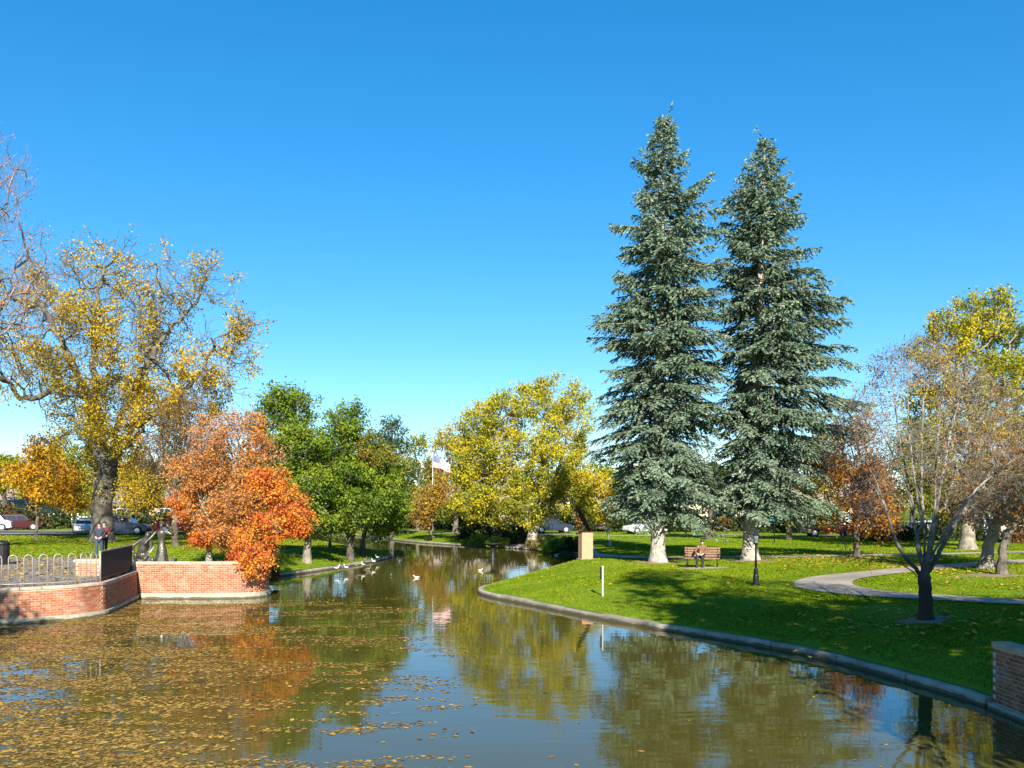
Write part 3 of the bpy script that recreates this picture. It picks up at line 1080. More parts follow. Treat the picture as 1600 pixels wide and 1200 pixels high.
YGG = [(0.14, 0.19, 0.018), (0.25, 0.27, 0.02), (0.36, 0.33, 0.025)]
OLIVE = [(0.16, 0.15, 0.03), (0.27, 0.23, 0.03), (0.36, 0.29, 0.04)]
BRN = [(0.10, 0.06, 0.025), (0.19, 0.10, 0.03), (0.34, 0.16, 0.025)]
RUST = [(0.18, 0.08, 0.02), (0.36, 0.14, 0.02), (0.46, 0.22, 0.02)]
DKG = [(0.02, 0.032, 0.012), (0.035, 0.055, 0.016), (0.06, 0.08, 0.02)]

def g(d, *pp):
    """guide limb from photo pixels: (px, py[, depth offset])"""
    return [at(p[0], p[1], d + (p[2] if len(p) > 2 else 0)) for p in pp]

# the great oak on the left lawn
D = 65.0
tree('oak_tree', 'great old oak with thick grey trunk and yellow leaves on the left lawn', (158, 845, D),
     [(185, 410, 45, 42, 0, 2.5, 0.6, 0), (110, 430, 60, 50, 1, 3, 0.6, 0), (250, 440, 45, 45, -1, 2.5, 0.6, 0), (325, 440, 45, 38, 0, 2.5, 0.9, 0),
      (50, 470, 70, 60, 0, 4, 0.7, 0), (140, 520, 75, 60, -2, 4, 1.3, 0), (230, 500, 70, 60, 1, 4, 1.1, 0), (385, 520, 24, 55, 0, 2, 1.8, 0),
      (350, 560, 50, 60, 0, 3.5, 0.9, 0), (30, 570, 60, 60, 1, 4, 0.9, 0), (110, 600, 75, 60, -3, 4, 0.9, 0), (220, 600, 85, 60, 2, 5, 1.2, 0),
      (300, 620, 60, 45, -1, 4, 1.5, 0), (200, 660, 80, 45, -3, 4, 1.7, 0), (120, 680, 45, 45, 3, 3, 1.0, 0), (250, 720, 50, 50, 2, 3, 0.9, 0),
      (215, 760, 45, 35, 1, 3, 0.8, 0), (-60, 540, 70, 90, 0, 5, 0.8, 0)],
     [OAKY], 2000, 52000, 0.18, 0.74, 'bark_oak', step=0.6, seed=11, sigma=0.24, twigs=2, twig_len=1.1, r_min=0.019, gap=0.48, wl=3.2, jit=0.42, thin=0.06, flare=0.35, shell=0.5, e=1.75, gj=0.2,
     guides=[g(D, (158, 845), (160, 800), (165, 750), (176, 705)),
             g(D, (176, 705), (190, 660, -.5), (205, 610, -1), (235, 560, -1), (262, 520, 0), (300, 480, 0.5)),
             g(D, (170, 730), (150, 690, .5), (145, 640, 1), (120, 610, 1.5), (85, 605, 2), (55, 622, 2), (20, 620, 2)),
             g(D, (150, 670), (150, 610, -1), (145, 540, -1), (150, 470, 0), (165, 420, 0)),
             g(D, (178, 700), (215, 665, 1), (255, 630, 2), (300, 595, 2), (340, 530, 1)),
             g(D, (150, 650), (110, 560, -2), (85, 510, -2), (60, 470, -2)),
             g(D, (176, 705), (205, 690, -2), (240, 650, -3), (290, 640, -4))])

# leafless tree whose crown reaches in from the left edge
tree('bare_tree', 'leafless twiggy tree reaching in over the upper left edge', (-215, 842, 44.0),
     [(-120, 260, 165, 110, 0, 5, 1, 0), (-90, 390, 190, 90, 0, 6, 1, 0), (-220, 350, 150, 160, 0, 5, 1, 0), (-40, 470, 130, 70, -2, 5, 1, 0), (-190, 540, 140, 90, 0, 5, 1, 0)],
     [PALEO], 1300, 2500, 0.10, 0.45, 'bark_purple', step=0.5, seed=12, twigs=3, twig_len=0.9, r_min=0.0085, jit=0.3, gap=0.3, sigma=0.3)

# small orange tree by the street
D = 72.0
tree('orange_tree', 'small orange-leaved street tree left of the great oak', (57, 838, D),
     [(68, 705, 30, 26, 0, 1.6, 1, 0), (35, 745, 34, 26, 0, 2, 1, 0), (85, 745, 36, 28, 0, 2, 1, 0), (110, 775, 28, 26, 1, 2, 1, 0), (65, 775, 30, 18, -1, 1.6, 0.9, 0)],
     [ORNG], 320, 8000, 0.22, 0.13, 'bark_oak', step=0.4, seed=13, sigma=0.28, r_min=0.014, gap=0.42, wl=1.7,
     guides=[g(D, (57, 838), (58, 800), (60, 770), (66, 720))])
# dark twiggy tree behind the maples
D = 57.0
tree('bare_tree', 'dark brown twiggy tree behind the pale orange maple', (275, 848, D),
     [(285, 660, 45, 45, 0, 2.4, 1, 0), (260, 715, 50, 45, 0, 2.5, 1, 0), (310, 710, 35, 45, 0, 2.2, 1, 0), (225, 765, 40, 35, -1, 2, 2.2, 1)],
     [BRN, OAKY], 700, 7500, 0.13, 0.2, 'bark_dark', step=0.42, seed=14, twigs=4, twig_len=0.8, r_min=0.012, gap=0.36, sigma=0.25)
# the two maples above the brick wall
D = 42.0
tree('maple_tree', 'tall thinning maple with pale orange leaves behind the brick wall', (326, 868, D),
     [(335, 690, 45, 40, 0, 1.5, 0.7, 0), (375, 680, 45, 40, .5, 1.5, 0.55, 0), (315, 745, 52, 42, 0, 1.8, 1.0, 0), (370, 750, 55, 50, .5, 1.8, 0.9, 0),
      (298, 790, 30, 28, -.3, 1.2, 1.5, 1), (345, 800, 60, 32, 0, 1.8, 1.0, 0), (405, 690, 16, 45, 0.5, 0.8, 0.9, 1), (330, 838, 32, 24, -.6, 1.1, 1.6, 1), (420, 710, 30, 30, 1.5, 1.0, 0.15, 0)],
     [PALEO, RED], 1300, 32000, 0.105, 0.13, 'bark_grey', step=0.27, seed=15, sigma=0.13, twigs=2, twig_len=0.45, r_min=0.007, gap=0.36, wl=1.2, thin=0.02,
     guides=[g(D, (326, 868), (328, 845), (332, 800), (335, 740)), g(D, (330, 830), (355, 780, .3), (375, 720, .5)), g(D, (330, 820), (312, 780, -.2), (305, 750, -.2))])
D = 39.6
tree('maple_tree', 'bright red-orange maple hanging over the end of the brick wall', (392, 872, D),
     [(415, 755, 26, 24, 0, 1.0, 1.0, 0), (440, 785, 34, 26, 0.2, 1.1, 1.2, 0), (385, 790, 40, 26, -.2, 1.2, 0.8, 1), (460, 812, 28, 22, 0, 1.0, 1.3, 0), (472, 832, 16, 13, -.2, .6, 1.2, 0), (415, 822, 36, 26, -.6, 1.1, 1.1, 0),
      (392, 850, 32, 20, -1.2, 0.9, 1.2, 0), (398, 882, 27, 22, -3.1, .65, 1.6, 0), (372, 866, 22, 16, -2.0, .6, 1.0, 0), (352, 838, 24, 18, -.3, .9, 1.0, 1), (406, 705, 13, 34, 0.3, .5, 0.6, 1), (432, 752, 14, 16, .4, .5, .8, 0)],
     [RED, PALEO], 950, 24000, 0.105, 0.11, 'bark_dark', step=0.24, seed=16, sigma=0.12, twigs=2, twig_len=0.42, r_min=0.0065, gap=0.43, wl=0.9, thin=0.02,
     guides=[g(D, (392, 872), (394, 850), (402, 815), (412, 780)), g(D, (396, 845), (395, 850, -1.0), (396, 858, -2.2), (398, 872, -2.9))])

# green trees on the left peninsula
D = 52.0
tree('green_tree', 'tall green tree with leaning pale trunk right of the red maple', (480, 868, D),
     [(450, 640, 42, 34, 0, 1.9, 1, 0), (420, 665, 28, 40, 0, 1.4, 0.9, 0), (462, 700, 46, 48, 0, 2.2, 1, 0), (425, 735, 40, 50, 1, 2, 1, 0), (475, 765, 42, 42, -.5, 1.9, 1, 0), (488, 815, 34, 32, -.5, 1.4, 1, 0), (450, 800, 30, 35, 0.6, 1.4, 1, 0)],
     [GRN], 800, 36000, 0.16, 0.21, 'bark_trunk', step=0.38, seed=17, sigma=0.20, r_min=0.01, gap=0.38, wl=1.6,
     guides=[g(D, (480, 868), (481, 845), (485, 820), (478, 760), (465, 700))])
D = 57.0
tree('green_tree', 'broad green tree with forked dark trunk on the peninsula', (547, 858, D),
     [(540, 660, 34, 30, 0, 1.6, 0.8, 0), (525, 705, 40, 40, 0, 1.9, 1, 0), (575, 715, 34, 42, 0.3, 1.8, 0.9, 1), (545, 750, 50, 40, -.5, 2.3, 1, 0), (510, 780, 34, 35, -.5, 1.8, 1, 0), (560, 795, 52, 35, -.7, 2.2, 1, 0), (520, 818, 36, 22, -.5, 1.5, 1, 0), (590, 760, 40, 40, .5, 1.8, 1, 0)],
     [GRN, GRNO], 900, 38000, 0.17, 0.2, 'bark_dark', step=0.4, seed=18, sigma=0.21, r_min=0.011, gap=0.40, wl=1.7,
     guides=[g(D, (547, 858), (547, 845)), g(D, (547, 850), (538, 825), (530, 790)), g(D, (547, 850), (558, 820), (568, 780)), g(D, (547, 850), (546, 815), (548, 760))])
D = 62.0
tree('green_tree', 'smaller green tree with slanting trunk near the tip of the peninsula', (566, 851, D),
     [(600, 740, 34, 34, 0, 1.7, 1, 1), (610, 785, 32, 30, 0, 1.7, 1, 0), (595, 815, 36, 22, 0, 1.6, 1, 0), (570, 780, 30, 35, 0.5, 1.5, 1, 0)],
     [GRN, GRNO], 460, 17000, 0.18, 0.16, 'bark_dark', step=0.42, seed=19, sigma=0.28, r_min=0.012, gap=0.33, wl=1.7,
     guides=[g(D, (566, 851), (572, 825), (580, 795))])
tree('green_tree', 'slim green tree with dark stem in the middle of the shaded peninsula', (516, 846, 68.0),
     [(505, 790, 30, 28, 0, 1.6, 1, 0), (530, 765, 30, 35, 0, 1.6, 1, 0)], [GRN], 220, 5000, 0.2, 0.12, 'bark_dark', step=0.45, seed=20, sigma=0.28, r_min=0.013)
tree('dark_tree', 'dark green tree top standing against the sky behind the peninsula', (612, 832, 100.0),
     [(612, 675, 20, 24, 0, 1.7, 1, 0), (600, 700, 22, 24, 0, 1.7, 1, 0), (628, 695, 14, 18, 0, 1.2, 1, 0), (612, 735, 34, 30, 0, 2.4, 1, 0), (605, 780, 40, 35, 0, 2.6, 1, 0)],
     [GRND], 420, 9000, 0.26, 0.25, 'bark_dark', step=0.6, seed=21, sigma=0.36, r_min=0.018, gap=0.36, wl=2.2)
tree('green_tree', 'little round green tree on the far bank left of the flagpole', (615, 834, 107.0),
     [(615, 790, 28, 22, 0, 2, 1, 0), (632, 805, 22, 18, 0, 1.7, 1, 0), (598, 808, 22, 18, 0, 1.7, 1, 0), (612, 770, 18, 16, 0, 1.4, 1, 1)], [GRN, GRNO], 260, 7000, 0.26, 0.14, 'bark_dark', step=0.5, seed=22, sigma=0.32, r_min=0.016)
# trees round the flagpole
tree('autumn_tree', 'small autumn tree with orange and green leaves in front of the flagpole', (674, 839, 92.0),
     [(672, 785, 32, 24, 0, 2, 1, 0), (700, 800, 22, 18, 0, 1.6, 1, 1), (655, 805, 20, 16, 0, 1.5, 1, 0), (690, 770, 24, 18, 0, 1.6, 0.8, 0)], [[(0.24, 0.15, 0.03), (0.42, 0.24, 0.03), (0.40, 0.29, 0.03)], YGG], 300, 5200, 0.24, 0.12, 'bark_oak', step=0.45, seed=23, sigma=0.32, r_min=0.016, gap=0.4)
tree('poplar_tree', 'airy yellow-green tree with sky gaps left of the flag', (652, 828, 118.0),
     [(655, 690, 18, 16, 0, 1.8, 0.8, 0), (645, 720, 20, 22, 0, 1.8, 0.6, 0), (668, 745, 22, 22, 0, 2, 0.8, 0), (645, 775, 28, 26, 0, 2.4, 1.2, 0)], [YGG], 320, 5500, 0.28, 0.25, 'bark_oak', step=0.65, seed=24, sigma=0.38, r_min=0.02, gap=0.42)
tree('poplar_tree', 'olive yellow tree rising directly behind the flag', (712, 829, 104.0),
     [(712, 695, 36, 34, 0, 2.6, 1, 0), (690, 735, 32, 34, 0, 2.4, 0.9, 1), (735, 735, 36, 36, 0, 2.6, 1, 0), (712, 780, 44, 32, 0, 3, 1, 1)], [YGO, OLIVE], 560, 12000, 0.26, 0.3, 'bark_oak', step=0.6, seed=25, sigma=0.38, r_min=0.018, gap=0.38)
# the big golden cottonwood
D = 77.0
tree('cottonwood_tree', 'big golden cottonwood with pale leaning trunk at the far end of the pond', (829, 849, D),
     [(845, 625, 40, 38, 0, 2.2, 1, 1), (890, 640, 34, 40, 0.5, 2, 1, 1), (800, 640, 40, 36, 0, 2.2, 1, 1), (755, 670, 40, 34, 0, 2.3, 1, 0), (905, 700, 28, 48, 0, 2, 1, 1), (850, 695, 44, 42, -1.5, 2.6, 0.9, 1),
      (790, 710, 50, 42, -0.5, 2.6, 0.8, 0), (744, 730, 36, 42, 0.5, 2.2, 0.9, 0), (860, 755, 55, 36, -1, 3, 1, 0), (760, 785, 48, 38, -1.6, 2.7, 1.3, 0), (815, 790, 42, 28, -1.5, 2.4, 1.0, 0), (850, 806, 34, 14, -1.0, 1.7, 0.8, 2), (905, 765, 24, 34, 0, 1.7, 1, 1)],
     [YG, [(0.24, 0.25, 0.014), (0.37, 0.36, 0.014), (0.46, 0.42, 0.016), (0.52, 0.42, 0.02)], YGG], 1600, 54000, 0.20, 0.42, 'bark_grey', step=0.5, seed=26, sigma=0.25, r_min=0.015, gap=0.43, wl=2.2, twigs=2, twig_len=0.8,
     guides=[g(D, (829, 849), (836, 822), (845, 780), (848, 730), (850, 660)), g(D, (842, 790), (870, 740), (885, 690)), g(D, (836, 815), (815, 770), (790, 720, -.4), (775, 680))])
tree('cottonwood_tree', 'yellow tree with dark upright trunk left of the pale leaning trunk', (774, 838, 84.0),
     [(772, 700, 42, 42, 0, 2.4, 0.9, 0), (745, 740, 40, 40, 0, 2.4, 1, 0), (790, 760, 40, 34, 0, 2.2, 0.7, 0)], [YG], 420, 6500, 0.23, 0.3, 'bark_dark', step=0.55, seed=27, sigma=0.34, r_min=0.017, gap=0.42,
     guides=[g(84.0, (774, 838), (773, 800), (768, 750), (775, 710))])
tree('orange_tree', 'small orange-yellow tree behind the sundial', (952, 840, 74.0),
     [(935, 770, 26, 26, 0, 1.6, 1, 0), (955, 800, 30, 18, 0, 1.7, 1, 0), (920, 800, 20, 18, 0, 1.3, 1, 1), (915, 755, 16, 22, 0, 1.2, 1, 0)], [YGO, YG], 300, 6500, 0.21, 0.1, 'bark_pale', step=0.4, seed=28, sigma=0.28, r_min=0.014, gap=0.40)

# trees at the right
D = 56.0
tree('cottonwood_tree', 'tall yellow-green cottonwood at the right edge behind the bare tree', (1512, 858, D),
     [(1530, 500, 48, 48, 0, 2.2, 1, 0), (1485, 520, 36, 40, 0, 1.8, 1, 0), (1590, 530, 48, 60, 0, 2.4, 1, 2), (1455, 545, 30, 52, 0, 1.6, 1, 1), (1540, 590, 70, 52, -.6, 3, 1, 0), (1470, 620, 50, 50, 0, 2.4, 1, 1),
      (1600, 640, 50, 60, 0, 2.6, 1, 2), (1530, 680, 70, 50, -.8, 3, 1, 1), (1450, 700, 48, 45, 0, 2.3, 0.9, 2), (1570, 750, 60, 40, 0, 2.8, 1, 1), (1480, 770, 60, 35, 0, 2.6, 0.9, 2)],
     [YG, YGO, YGG], 1300, 46000, 0.17, 0.4, 'bark_trunk', step=0.45, seed=29, sigma=0.21, r_min=0.012, gap=0.43, wl=2.0)
D = 48.5
tree('oak_tree', 'rust-brown oak with dark stem right of the spruces', (1337, 868, D),
     [(1330, 690, 34, 34, 0, 1.3, 0.8, 0), (1310, 735, 34, 34, 0, 1.4, 1, 0), (1358, 745, 36, 40, 0, 1.5, 1, 0), (1345, 795, 48, 34, 0, 1.9, 1, 0), (1385, 800, 36, 32, 0.5, 1.5, 0.8, 1), (1300, 800, 30, 30, 0.5, 1.3, 0.9, 2)],
     [RUST, BRN, OLIVE], 620, 11500, 0.16, 0.16, 'bark_dark', step=0.38, seed=30, sigma=0.24, r_min=0.010, gap=0.42, wl=1.4, twigs=2)
D = 39.0
tree('leaning_tree', 'old tree with pale leaning trunk and dark brown crown at the right edge', (1538, 884, D),
     [(1590, 750, 60, 40, 0, 2.0, 1, 0), (1630, 790, 60, 40, 0, 2.2, 1, 0), (1570, 800, 40, 26, 0, 1.5, 0.9, 1), (1510, 790, 40, 28, 0, 1.5, 0.9, 0), (1650, 700, 70, 60, 0, 2.4, 1, 0)],
     [BRN, RUST], 650, 14000, 0.14, 0.25, 'bark_trunk', step=0.36, seed=31, sigma=0.22, r_min=0.009, gap=0.35,
     guides=[g(D, (1538, 884), (1546, 850), (1556, 820), (1575, 785)), g(D, (1556, 820), (1530, 800), (1510, 785)), g(D, (1565, 800), (1605, 770), (1640, 740))])
D = 36.0
tree('dark_tree', 'dark-trunked tree just right of the pale leaning trunk', (1566, 892, D),
     [(1600, 790, 50, 34, 0, 1.6, 1, 0), (1640, 760, 50, 50, 0, 1.8, 1, 0), (1560, 770, 36, 30, 0, 1.3, 0.8, 1)],
     [BRN, GRND], 420, 7500, 0.13, 0.17, 'bark_oak', step=0.33, seed=32, sigma=0.2, r_min=0.008, gap=0.35,
     guides=[g(D, (1566, 892), (1568, 860), (1580, 825), (1592, 800))])
# near tree with ascending silvery limbs
D = 23.0
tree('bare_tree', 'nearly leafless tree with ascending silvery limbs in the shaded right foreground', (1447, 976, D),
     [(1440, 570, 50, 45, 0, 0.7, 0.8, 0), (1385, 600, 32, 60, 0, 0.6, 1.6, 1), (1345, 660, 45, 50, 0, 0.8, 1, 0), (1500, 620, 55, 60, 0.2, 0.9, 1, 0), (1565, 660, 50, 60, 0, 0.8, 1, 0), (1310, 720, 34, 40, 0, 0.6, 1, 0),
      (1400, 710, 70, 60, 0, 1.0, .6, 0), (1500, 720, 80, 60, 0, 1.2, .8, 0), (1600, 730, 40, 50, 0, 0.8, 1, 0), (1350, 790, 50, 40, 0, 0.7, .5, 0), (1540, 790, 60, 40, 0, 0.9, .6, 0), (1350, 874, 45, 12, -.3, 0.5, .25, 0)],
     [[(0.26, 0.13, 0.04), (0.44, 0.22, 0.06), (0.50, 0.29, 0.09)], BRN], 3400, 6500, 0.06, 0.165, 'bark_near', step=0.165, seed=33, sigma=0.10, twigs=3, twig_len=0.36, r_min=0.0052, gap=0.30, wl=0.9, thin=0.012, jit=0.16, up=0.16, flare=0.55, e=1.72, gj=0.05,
     guides=[g(D, (1447, 976), (1446, 930), (1444, 893)),
             g(D, (1446, 900), (1432, 845), (1425, 780), (1405, 680), (1392, 580)),
             g(D, (1446, 896), (1443, 820, .2), (1440, 740, .3), (1442, 640, .2), (1448, 550)),
             g(D, (1446, 892), (1458, 830, -.1), (1470, 760, -.2), (1482, 690), (1500, 620)),
             g(D, (1448, 900), (1480, 840, .2), (1515, 785, .3), (1555, 725, .3), (1590, 660)),
             g(D, (1444, 905), (1415, 870, -.2), (1398, 840, -.3), (1382, 790, -.3), (1365, 745, -.3), (1330, 690)),
             g(D, (1442, 915), (1425, 893, -.3), (1395, 878, -.4), (1350, 872, -.4), (1310, 868, -.4)),
             g(D, (1450, 880), (1490, 810, -.4), (1530, 760, -.6), (1575, 725, -.6)),
             g(D, (1436, 855), (1418, 770, .3), (1385, 690, .5), (1350, 620, .5)),
             g(D, (1442, 830), (1425, 720, -.3), (1418, 620, -.4), (1420, 570, -.4)),
             g(D, (1462, 820), (1462, 730, .4), (1470, 640, .5), (1478, 570, .5)),
             g(D, (1475, 800), (1500, 720, .4), (1535, 650, .5), (1560, 600, .5)),
             g(D, (1400, 845), (1372, 770, .2), (1325, 720, .3), (1300, 670, .3))])

# ------------------------------------------------------------------ blue spruces
def spruce(label, base, height_px, L, Rr, lean, seed, outliers=(), z0=2.75, rt=0.36):
    rs = np.random.default_rng(seed)
    d = base[2]
    mpp = d / F
    B = at(base[0], base[1], d); B[2] = gz(B[0], B[1])
    topz = EYE - (height_px - HZ) * mpp
    Hh = topz - B[2]
    root = empty('spruce_tree', tuple(B)); tag(root, label, 'spruce', 'blue spruces on the lawn')
    ys = np.array([q[0] for q in L], float); zs = (EYE - (ys - HZ) * mpp - B[2])[::-1]
    lw = (np.array([q[1] for q in L], float) * mpp)[::-1]
    rw = (np.array([q[1] for q in Rr], float) * mpp)[::-1]
    # trunk
    tz = np.concatenate([np.linspace(-0.1, 1.6, 9), np.linspace(2.4, Hh, 24)])
    ax = lambda z: np.stack([lean * mpp * (np.maximum(np.asarray(z), 0) / Hh) ** 1.2, 0.15 * np.sin(np.asarray(z) * 0.3), np.asarray(z)], -1)
    tr = rt * (1 - np.clip(tz / Hh, 0, 1)) ** 0.85 + 0.02
    tr = tr * (1 + 0.55 * np.exp(-np.maximum(tz, 0) / 0.33))
    mb = MB(); mb.tube(ax(tz), list(tr), 12)
    mb.build('trunk', M['bark_grey'], root, smooth=True)
    BP, Bpar, BR = [], [], []
    SC, ST, SL, SW, SCOL = [], [], [], [], []
    def branch(z, az, ln, rise, curve, dens=1.0):
        o_ = ax(z)
        h = np.array((math.cos(az), math.sin(az), 0.0))
        side = np.array((-h[1], h[0], 0.0))
        n = max(5, int(ln / 0.3) + 2)
        t = np.linspace(0, 1, n)
        wob = rs.normal(size=2) * 0.06 * ln
        pts_ = o_ + h * (ln * t)[:, None] + side * (wob[0] * np.sin(t * 3))[:, None] + np.array((0, 0, 1.0)) * (ln * (rise * t + curve * t * t))[:, None]
        b0 = len(BP)
        for k in range(n):
            BP.append(pts_[k]); Bpar.append(-1 if k == 0 else b0 + k - 1); BR.append(max(0.008, 0.013 * ln * (1 - t[k]) + 0.008))
        tone = rs.normal() * 0.10
        nb = max(3, int(ln / 0.14 * dens))
        for sgn in (-1, 1):
            tt = np.sort(rs.uniform(0.16, 1.0, nb))
            for q in tt:
                p = np.array([np.interp(q, t, pts_[:, k]) for k in range(3)])
                bl = (0.22 + 0.30 * ln * (1 - q) ** 0.7) * rs.uniform(0.65, 1.15)
                bl = min(bl, 1.15)
                sl = rs.uniform(0.5, 0.9)
                dv = nrm(h * sl + side * sgn * rs.uniform(0.4, 1.0) + np.array((0, 0, rs.uniform(-0.65, 0.2))))
                ns = max(2, int(bl / 0.068))
                u = np.linspace(0.12, 1.0, ns)
                pp = p + dv * (bl * u)[:, None] + np.array((0, 0, -0.28)) * (bl * u * u)[:, None]
                sdv = nrm(np.cross(dv, (0, 0, 1.0)))
                alt = np.where(np.arange(ns) % 2 == 0, 1, -1)[:, None]
                tv = nrm(dv * 0.75 + sdv * alt * rs.uniform(0.3, 0.9, (ns, 1)) + np.array((0, 0, -0.15)) + rs.normal(size=(ns, 3)) * 0.22)
                SC.append(pp); ST.append(tv)
                SL.append(rs.uniform(0.14, 0.27, ns) * (1 - 0.25 * u)); SW.append(rs.uniform(0.070, 0.112, ns))
                SCOL.append(0.45 + tone + 0.28 * u * q + rs.normal(size=ns) * 0.12)
        # end shoot
        SC.append(pts_[-1:]); ST.append(nrm(pts_[-1] - pts_[-2])[None]); SL.append(np.array([0.3])); SW.append(np.array([0.09])); SCOL.append(np.array([0.7]))
    z = z0
    while z < Hh - 0.25:
        f = z / Hh
        nb = 8 if f < 0.8 else 7
        a0 = rs.uniform(0, 6.28)
        for k in range(nb):
            az = a0 + 2 * PI * k / nb + rs.normal() * 0.25
            cz_ = z + rs.uniform(-0.34, 0.34)
            cx = math.cos(az)
            rl, rr = np.interp(cz_, zs, lw), np.interp(cz_, zs, rw)
            mean = 0.5 * (rl + rr)
            w = abs(cx)
            ln = (rr if cx > 0 else rl) * w + mean * (1 - w)
            ln *= (0.74 + 0.52 * float(snoise(np.array([[1.9 * math.cos(az), 1.9 * math.sin(az), cz_ * 1.25]]), 2.4, np.random.default_rng(seed + 7))[0])) * rs.choice([rs.uniform(0.55, 0.85), rs.uniform(0.85, 1.05), rs.uniform(1.0, 1.22)], p=[0.25, 0.5, 0.25])
            ln = max(min(ln, (rr if cx > 0 else rl) * 1.22 * w + mean * 1.3 * (1 - w)), 0.25)
            rise = np.interp(f, [0, 0.3, 0.7, 0.93, 1], [-0.06, -0.04, 0.10, 0.50, 0.9]) + rs.normal() * 0.13
            curve = np.interp(f, [0, 0.2, 0.4, 0.8, 1], [-0.13, -0.18, -0.16, -0.02, 0.1])
            branch(cz_, az, ln, rise, curve)
        z += np.interp(f, [0, 0.8, 1.0], [0.36, 0.36, 0.26]) * rs.uniform(0.8, 1.2)
    for (py, side_px, rise, curve) in outliers:
        zc = EYE - (py - HZ) * mpp - B[2]
        ln = abs(side_px) * mpp
        for q in range(2):
            branch(zc + rs.uniform(-.12, .12), (0 if side_px > 0 else PI) + rs.normal() * 0.22, ln * rs.uniform(0.9, 1.05), rise, curve, 1.1)
    # leader
    branch(Hh - 0.7, rs.uniform(0, 6), 0.5, 2.0, 0.3)
    SC = np.concatenate(SC); ST = np.concatenate(ST); SLn = np.concatenate(SL)[:, None]; SWd = np.concatenate(SW)[:, None]; tcol = np.concatenate(SCOL)
    n = len(SC)
    a1 = nrm(np.cross(ST, rs.normal(size=(n, 3)))); a2 = np.cross(ST, a1)
    Vv = []
    hf = rs.uniform(0, 1, n) < 0.12
    for a_, m in ((a1, np.ones(n, bool)), (a2, hf)):
        Vv.append(np.stack([SC[m] - ST[m] * SLn[m] * 0.4, SC[m] + a_[m] * SWd[m] * 0.5, SC[m] + ST[m] * SLn[m] * 0.6, SC[m] - a_[m] * SWd[m] * 0.5], 1))
    V = np.concatenate(Vv).reshape(-1, 3)
    tcol = np.clip(tcol + 0.25 * (snoise(SC, 2.5, rs) - 0.5), 0, 1)
    pal = [(0.040, 0.066, 0.040), (0.092, 0.136, 0.084), (0.150, 0.210, 0.135), (0.205, 0.265, 0.185)]
    cols = pal_cols(pal, tcol, rs, 0.12)
    cols = np.repeat(np.concatenate([cols, cols[hf]]), 4, 0)
    np_obj('crown', V, np.arange(len(V)).reshape(-1, 4), M['needle'], root, cols)
    BP = np.array(BP); Bpar = np.array(Bpar)
    V, Q = tubes(BP, Bpar, np.array(BR), 5)
    np_obj('branches', V, Q, M['bark_trunk'], root, smooth=True)
    print('spruce shoots', n)
    return root

sp1 = [(178, 2, 2), (200, 9, 14), (230, 20, 28), (255, 28, 38), (300, 30, 46), (345, 46, 70), (400, 60, 90), (450, 76, 100), (500, 94, 104), (560, 90, 108), (600, 90, 104), (650, 92, 104), (700, 90, 102), (750, 88, 98), (790, 84, 92), (830, 70, 74)]
spruce('taller blue spruce on the left, with the upturned branches near its top', (1028, 876, 46.0), 178, [(a_, b_) for a_, b_, c_ in sp1], [(a_, c_) for a_, b_, c_ in sp1], 8, 41,
       [(262, -50, 0.05, 0.25), (358, -78, 0.0, 0.08), (320, 85, 0.2, 0.45), (455, -78, 0.2, 0.1), (500, -100, 0.05, 0.0)])
sp2 = [(215, 2, 2), (235, 12, 16), (270, 24, 32), (300, 40, 42), (345, 62, 54), (400, 64, 74), (450, 64, 94), (500, 62, 112), (560, 58, 132), (620, 60, 144), (700, 54, 140), (760, 56, 138), (800, 58, 112), (830, 50, 84)]
spruce('shorter blue spruce on the right with drooping branches and bare trunk patches', (1172, 878, 46.6), 215, [(a_, b_) for a_, b_, c_ in sp2], [(a_, c_) for a_, b_, c_ in sp2], 24, 42,
       [(462, 140, 0.12, -0.28), (320, -76, 0.25, -0.5), (300, -60, 0.1, -0.3)], rt=0.38)

# ------------------------------------------------------------------ trees behind the viewer whose shade falls on the right lawn and the left wall
tree('shade_tree', 'tall open-crowned tree behind the viewer at the right', (11.4, 7.0, None),
     [(10.4, 7, 5.8, 2.6, 2.4, 4.2, 1, 0), (12.0, 7, 9.0, 2.8, 2.4, 3.6, 1, 0), (9.6, 7, 11.0, 2.3, 2.2, 2.8, 0.8, 0), (9.2, 7, 14.6, 1.7, 1.8, 1.8, 0.22, 0), (10.2, 7, 18.0, 1.9, 1.8, 2.4, 0.18, 0)],
     [GRN], 640, 22000, 0.30, 0.4, 'bark_dark', world=True, seed=51, step=0.55, sigma=0.36, r_min=0.025, gap=0.36, twig_len=1.0)
tree('shade_tree', 'broad leafy tree behind the viewer at the far right', (17.4, 6.0, None),
     [(15.2, 6, 9.0, 3.0, 3, 4.2, 1, 0), (19.8, 6, 8.8, 3.6, 3, 4.4, 1, 0), (13.8, 6, 5.2, 2.6, 3, 3.8, 1, 0)],
     [GRN], 420, 21000, 0.32, 0.4, 'bark_dark', world=True, seed=52, step=0.65, sigma=0.42, r_min=0.02, gap=0.26)
tree('shade_tree', 'spreading tree behind the viewer beyond the right bank', (26.0, 6.0, None),
     [(26.0, 6, 8.0, 4.5, 3, 4.8, 1, 0)], [GRN], 260, 9000, 0.34, 0.35, 'bark_dark', world=True, seed=53, step=0.7, sigma=0.45, r_min=0.02, gap=0.3)
tree('shade_tree', 'tree on the near left bank outside the picture', (-16.0, 12.0, None),
     [(-15.6, 12, 8.4, 2.3, 2.2, 3.0, 1, 0), (-17.8, 12, 8.6, 2.4, 2, 2.6, 1, 0)], [GRN], 260, 9000, 0.24, 0.22, 'bark_dark', world=True, seed=54, step=0.45, sigma=0.3, r_min=0.02, gap=0.3)
